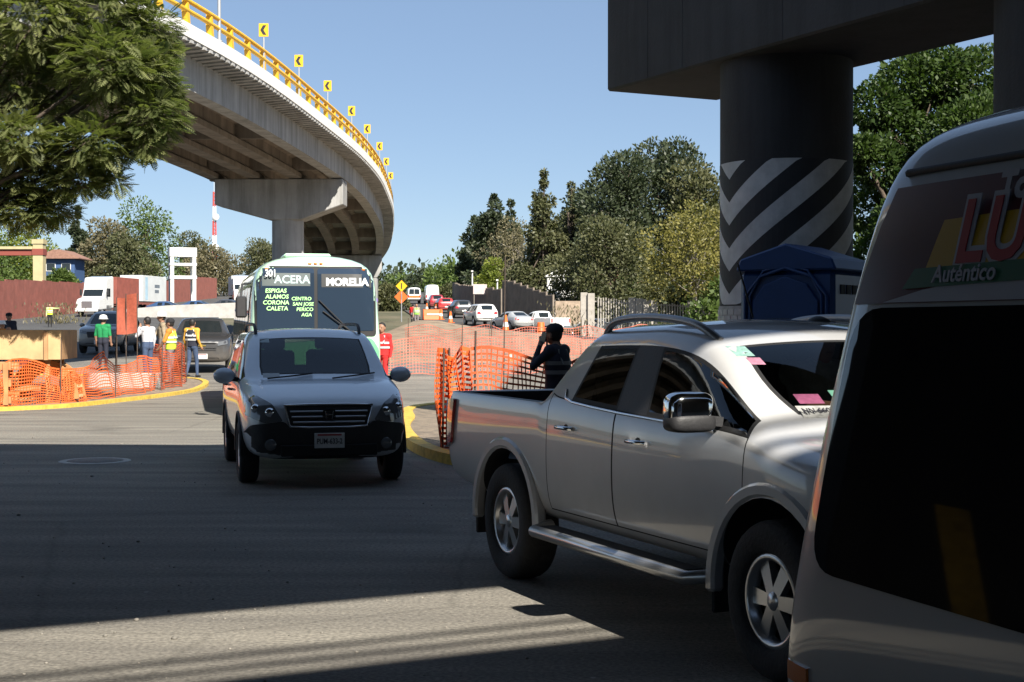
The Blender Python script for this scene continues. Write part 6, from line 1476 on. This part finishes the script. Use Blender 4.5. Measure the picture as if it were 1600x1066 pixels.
# trees on the left, behind the red fence
for k, (px, py, Y, kind, w, m, lb) in enumerate(((122, 325, 215, 'c', 3.4, L_DARK, 'layered araucaria behind the red fence'), (168, 345, 200, 'b', 5.5, L_DRY, 'brownish bare-twigged tree left of the white tower'), (225, 325, 205, 'b', 7.2, L_GRN, 'broad green tree beside the white tower'),
     (200, 372, 190, 'b', 5, L_OLIVE, 'olive tree behind the brown container'), (330, 390, 230, 'b', 6, L_DRY, 'rusty brown tree right of the white tower'), (305, 372, 260, 'b', 5, L_OLIVE, 'thin tree peeping over the white tower'), (35, 368, 190, 'b', 7, L_LIME, 'yellow-green tree behind the yellow gate'), (-20, 380, 180, 'b', 6, L_GRN, 'green tree at the edge of the red fence'), (100, 428, 165, 'b', 2.5, L_GRN, 'low rounded bush on top of the red fence'),
     (408, 380, 300, 'b', 6, L_OLIVE, 'distant tree beside the first viaduct pier'), (425, 385, 310, 'b', 6, L_DARK, 'distant dark tree behind the first viaduct pier'))):
    bt('garden_tree', px, py, Y + (38 if Y > 160 else 0), kind, lb, w, m, 13, 70 + k, .42, 230, z0=.12)
for k, (px, py, w, Y) in enumerate(((612, 455, 2.6, 170), (628, 458, 2.4, 225), (690, 458, 2.2, 240), (705, 452, 2.6, 232), (590, 452, 3, 190), (985, 440, 2.6, 136), (1030, 436, 3.0, 134), (1075, 440, 2.6, 132), (1105, 436, 3.0, 130), (940, 442, 2.4, 138), (1350, 440, 3.2, 70), (1135, 445, 2.5, 110))):
    bt('roadside_bush', px, py, Y, 'b', ['leafy bush on the bank under the viaduct', 'small bush left of the climbing van', 'bush at the verge right of the climbing vans', 'taller bush at the far end of the brown wall', 'wide bush behind the viaduct pier', 'dark bush under the juniper behind the bar fence', 'wide bush between the juniper and the yellow tree', 'bush at the foot of the yellow tree', 'bush against the right end of the bar fence', 'bush next to the low brown roofed house', 'bush behind the portable toilet', 'bush behind the striped pier'][k], w, [L_OLIVE, L_DARK, L_GRN][k % 3], 8, 150 + k, .34, 190, z0=.05, cat='bush')
# a tall crown band far behind everything, one mass
rw_ = random.Random(77); lv = []
for k in range(5200):
    x = rw_.uniform(-420, 330); Y = 520 + rw_.uniform(-20, 40); g0 = ground(x, Y); hmax = 11 + 4 * mnoise.noise((x * .03, 0, 0)) + 2.5 * mnoise.noise((x * .11, 3, 0))
    lv.append((leaf_quad(rw_, Vector((x, Y, g0 + rw_.uniform(0, 1) ** .8 * hmax)), 2.4, None, .8), rw_.random()))
wood = leaf_object('distant_wood', lv, L_DARK, None); tag(wood, 'band of distant woodland along the horizon', 'woodland', None, 'stuff')
# weeds by the gate
def weeds(px, Y, n, hmax, seed, label, m=L_DRY):
    r = random.Random(seed); x0 = (px - 800) / F_PX * Y; lv = []
    for _ in range(n):
        x, y = x0 + r.gauss(0, 1.1), Y + r.gauss(0, .6); g0 = ground(x, y); lv.append((leaf_quad(r, Vector((x, y, g0 + r.random() ** 1.6 * hmax)), .32, Vector((r.uniform(-.5, .5), r.uniform(-.5, .5), 1)).normalized(), .3), r.random()))
    tag(leaf_object('weeds', lv, m, None), label, 'weeds', None, 'stuff')
weeds(893, 117, 500, 2.2, 1, 'tall dry weeds beside the stone gate post'); weeds(1035, 113, 420, 2.2, 2, 'green shrub growing through the bar fence', L_GRN); weeds(88, 120, 420, 1.6, 3, 'dry scrub at the foot of the red fence')

# ================================================================== WALLS AND BUILDINGS
def panel_wall(name, pts, label, m, panel=2.4, h=lambda t: 2.6, ribs=.3, thick=.12, rib_m=None):
    root = None; P = [Vector(p) for p in pts]; Ls = [0]
    for a, b in zip(P, P[1:]): Ls.append(Ls[-1] + (b - a).length)
    n = max(1, int(Ls[-1] / panel))
    root = thing(name, (P[0].x, P[0].y, ground(P[0].x, P[0].y)), 0, label, 'wall'); O = Vector(root.location)
    def pl(d):
        for i in range(len(P) - 1):
            if d <= Ls[i + 1] + 1e-6: return P[i].lerp(P[i + 1], (d - Ls[i]) / (Ls[i + 1] - Ls[i]))
        return P[-1]
    rg = random.Random(len(name) + n)
    for k in range(n):
        a, b = pl(Ls[-1] * k / n), pl(Ls[-1] * (k + .985) / n); hh_ = h(k / n) + rg.uniform(-.06, .06); g0 = min(ground(a.x, a.y), ground(b.x, b.y)) - .2
        d = (b - a).normalized(); nn = Vector((-d.y, d.x)); mb = MB()
        A, B = Vector((a.x, a.y, g0 + hh_ / 2 + .1)) - O, Vector((b.x, b.y, g0 + hh_ / 2 + .1)) - O
        mb.bar(A, B, thick, hh_ + .2); L = (b - a).length; q = int(L / ribs)
        for i in range(q):
            c = a + d * (i + .5) * L / q; 
            for s in (1, -1): mb.box(Vector((c.x + s * nn.x * thick * .5, c.y + s * nn.y * thick * .5, g0 + hh_ / 2 + .1)) - O, (ribs * .5, .06, hh_ + .18), math.atan2(d.y, d.x))
        mb.build('panel', m, root)
    return root
REDF = mat('red_sheeting', (.20, .066, .05), .7, noise=.25, nscale=1.2, detail=8); BRNW = mat('brown_wall', (.25, .205, .165), .85, noise=.3, nscale=1, detail=9)
panel_wall('sheet_fence', [(-60, 118), (-45, 124), (-46, 150), (-47, 185), (-50, 250)], 'long rust-red corrugated sheet fence on the far side of the road', REDF, 3, lambda t: 3.3 + .3 * math.sin(t * 9), .35)
panel_wall('panel_wall', [(3.6, 128), (1.3, 136), (-.9, 143)], 'tall brown ribbed wall with a sloping top behind the queue', BRNW, 1.9, lambda t: 3.0 + 1.1 * (t if t < .7 else .75), .26)
panel_wall('panel_wall', [(-1.0, 144), (-2.6, 150), (-4.4, 162), (-6.4, 180), (-9, 225)], 'long low brown ribbed wall running up beside the climbing road', BRNW, 3.2, lambda t: 2.9, .3)
sw = MB().box((0, 0, 1.3), (3.0, .3, 2.6)).build('stone_wall', mat('rubble_stone', (.34, .26, .19), .9, noise=.4, nscale=2.5, bump=.8, bscale=6, detail=9), None); sw.location = (5.2, 126, ground(5.2, 126)); tag(sw, 'rough tan stone wall end beside the brown wall', 'wall')
# bar fence: concrete posts and slats, one by one
bf = thing('bar_fence', (5.6, 116, ground(5.6, 116)), 0, 'pale concrete bar fence with broad posts in front of the trees', 'fence'); O_ = Vector(bf.location)
FC = mat('fence_concrete', (.36, .33, .29), .85, noise=.25, nscale=2); fA, fB = Vector((5.7, 117)), Vector((17.5, 112)); dd = (fB - fA); Lf = dd.length; dd.normalize(); slat_me = None; d_ = 0; k = 0
while d_ < Lf:
    c = fA + dd * d_; g0 = ground(c.x, c.y)
    big = any(abs(d_ - q) < .45 for q in (.3, 4.3, 4.9, 5.5, 9.2, 9.8))
    if big: MB().box((0, 0, 1.75), (.55, .35, 3.6)).build('post', FC, bf, bevel=.02, loc=Vector((c.x, c.y, g0 - .1)) - O_); d_ += .6
    else:
        if slat_me is None: so_ = MB().box((0, 0, 2.0), (.09, .12, 2.6)).build('slat', FC, bf); slat_me = so_.data
        else: so_ = link('slat', slat_me, bf)
        so_.location = Vector((c.x, c.y, g0 - .1 + .04 * math.sin(k * 1.7))) - O_; d_ += .215
    k += 1
MB().bar(Vector((fA.x, fA.y, ground(fA.x, fA.y) + .3)) - O_, Vector((fB.x, fB.y, ground(fB.x, fB.y) + .3)) - O_, .25, .95).build('plinth', FC, bf)
for z in (1.1, 2.8): MB().bar(Vector((fA.x, fA.y + .1, ground(fA.x, fA.y) + z)) - O_, Vector((fB.x, fB.y + .1, ground(fB.x, fB.y) + z)) - O_, .06, .1).build('rail', FC, bf)
# little buildings
WPL = mat('white_plaster', (.70, .70, .67), .8, noise=.12, nscale=1.5); ROOF = mat('roof_tile', (.26, .14, .10), .8, noise=.3, nscale=3); YPL = mat('yellow_plaster', (.42, .36, .20), .8, noise=.15, nscale=1); BPL = mat('blue_plaster', (.04, .085, .19), .7, noise=.15, nscale=1); MAR_ = mat('maroon_trim', (.22, .05, .035), .7)
def house(name, px, Y, w, h, d, label, wall, roof_m, win, rz=0, gable=.0, over=.3, z0=0):
    x = (px - 800) / F_PX * Y; t = thing(name, (x, Y, ground(x, Y) + z0), rz, label, 'building')
    MB().box((0, 0, h / 2), (w, d, h)).build('wall', wall, t, bevel=.02)
    if gable: MB().prism([(-w / 2 - over, h + .003), (w / 2 + over, h + .003), (w / 2 + over, h + .12), (w * .1, h + gable), (-w * .1, h + gable), (-w / 2 - over, h + .12)], -d / 2 - over, d / 2 + over, lambda p, q: (p[0], q, p[1])).build('roof', roof_m, t)
    else: MB().box((0, 0, h + .1), (w + .3, d + .3, .2)).build('roof', roof_m, t)
    for (wx, wz, ww, wh) in win:
        f_ = MB().box((wx, -d / 2 - .02, wz), (ww + .16, .08, wh + .16)).build('window', WPL, t); MB().box((wx, -d / 2 - .07, wz), (ww, .02, wh)).build('pane', M_DARKGL, f_)
    return t
house('small_house', 875, 142, 2.5, 2.0, 2.5, 'tiny white house front with two dark windows above the stone wall', WPL, WPL, [(-.45, 1.2, .5, .7), (.45, 1.2, .5, .7)], gable=.7, over=.15, z0=2.6)
house('low_house', 930, 150, 9, 4.2, 5, 'low brown roofed house under the casuarina trees', mat('grey_plaster', (.30, .29, .28), .8, noise=.2, nscale=1), ROOF, [(-2.5, 2.2, 1.2, 1.2), (2, 2.2, 1.2, 1.2)], gable=1.3, over=.6)
house('blue_house', 100, 215, 4.6, 5.2, 5, 'blue walled house with a sloping tiled roof behind the red fence', BPL, ROOF, [(-1.1, 4.0, 1.2, 1.0), (1.1, 4.0, 1.2, 1.0)], gable=1.3, over=.9, z0=1.0)
gt = thing('yellow_gate', at(62, 440, 165) * 1.0, 0, 'yellow and maroon gateway with a thick pillar and flat lintel', 'gate'); gt.location.z = ground(gt.location.x, 165)
MB().box((0, 0, 3.8), (1.1, 1.2, 7.6)).build('pillar', YPL, gt, bevel=.02); MB().box((0, 0, 6.6), (1.25, 1.35, .7)).build('band', MAR_, gt); MB().box((0, 0, 7.75), (1.3, 1.4, .5)).build('cap', YPL, gt); MB().box((-3.4, 0, 6.55), (5.7, 1.0, .65)).build('lintel', MAR_, gt); MB().box((-6.2, 0, 3.2), (1.1, 1.2, 6.1)).build('pillar', YPL, gt); MB().box((-3.4, -.1, 7.05), (5.7, 1.3, .3)).build('ledge', YPL, gt)
# open concrete water tower: four legs, slabs
wt = thing('water_tower', (0, 0, 0), R(18), 'white open-framed concrete tower behind the red fence', 'tower'); q = at(285, 448, 185); wt.location = (q.x, 185, ground(q.x, 185)); hz = at(285, 388, 185).z - wt.location.z
for x in (-1.35, 1.35):
    for y in (-1.2, 1.2): MB().box((x, y, hz / 2 - .3), (.42, .42, hz - .62)).build('leg', WPL, wt)
for z, th_ in ((hz - .55, 1.1), (hz * .50, .4), (hz * .72, .3)): MB().box((0, 0, z), (3.3, 3.0, th_)).build('slab', WPL, wt)
MB().box((-1.4, 0, hz / 2), (.1, 2.0, hz - 1.3)).build('side_panel', mat('grey_panel', (.45, .47, .50), .7), wt)
# lattice radio mast, red and white
rm = thing('radio_mast', (0, 0, 0), 0, 'slender red and white lattice radio mast on the horizon', 'mast'); q = at(335, 420, 380); rm.location = (q.x, 380, ground(q.x, 380)); hz = at(335, 300, 380).z - rm.location.z
for k in range(7):
    z0_, z1_ = hz * k / 7, hz * (k + 1) / 7; w0, w1 = lerp(.75, .3, k / 7), lerp(.75, .3, (k + 1) / 7); s_ = MB()
    for a in range(3):
        c0, c1 = a * 2.094, (a + 1) * 2.094; P0, P1 = Vector((w0 * math.cos(c0), w0 * math.sin(c0), z0_)), Vector((w1 * math.cos(c0), w1 * math.sin(c0), z1_)); Q0, Q1 = Vector((w0 * math.cos(c1), w0 * math.sin(c1), z0_)), Vector((w1 * math.cos(c1), w1 * math.sin(c1), z1_))
        s_.cyl(P0, P1, .16, n=5)
        for j in range(4): s_.cyl(P0.lerp(P1, j / 4), Q0.lerp(Q1, (j + 1) / 4), .07, n=4); s_.cyl(P0.lerp(P1, j / 4), Q0.lerp(Q1, j / 4), .06, n=4)
    s_.build('mast_section', [mat('mast_white', (.75, .74, .72), .6), mat('mast_red', (.50, .06, .05), .6)][(k + 1) % 2], rm)
for z in (.45, .75): MB().lathe([(0, -.2), (.9, 0), (.9, .08), (0, .05)], 12, Matrix.Translation((.5, -.5, hz * z)) @ Matrix.Rotation(R(80), 4, 'X')).build('dish', WPL, rm)
MB().cyl((0, 0, hz), (0, 0, hz + 6), .06, n=5).build('antenna', WPL, rm)
# roadside posts and board along the climbing road
for px, py0, py1, Y, l in ((738, 468, 424, 165, 'white lamp post beside the brown wall'), (777, 470, 438, 150, 'thin pale post at the bend of the brown wall'), (856, 470, 447, 140, 'thin pale post next to the tiny white house')):
    a = at(px, py0, Y); g0 = ground(a.x, Y); t = thing('lamp_post', (a.x, Y, g0), 0, l, 'lamp post'); hz = at(px, py1, Y).z - g0
    MB().cyl((0, 0, 0), (0, 0, hz), .11, .07, 8).build('shaft', WPL, t); MB().box((0, -.15, hz), (.22, .6, .14)).build('lamp_head', WPL, t)
q = at(750, 452, 150); t = thing('notice_board', (q.x, 150, ground(q.x, 150)), R(10), 'pale blank notice board standing above the brown wall', 'board')
MB().box((0, 0, q.z - t.location.z), (1.4, .06, 1.0)).build('panel', mat('notice', (.5, .42, .40), .6, noise=.2, nscale=3), t)
for x in (-.6, .6): MB().cyl((x, .06, 0), (x, .06, q.z - t.location.z + .4), .04, n=6).build('post', BARKP, t)
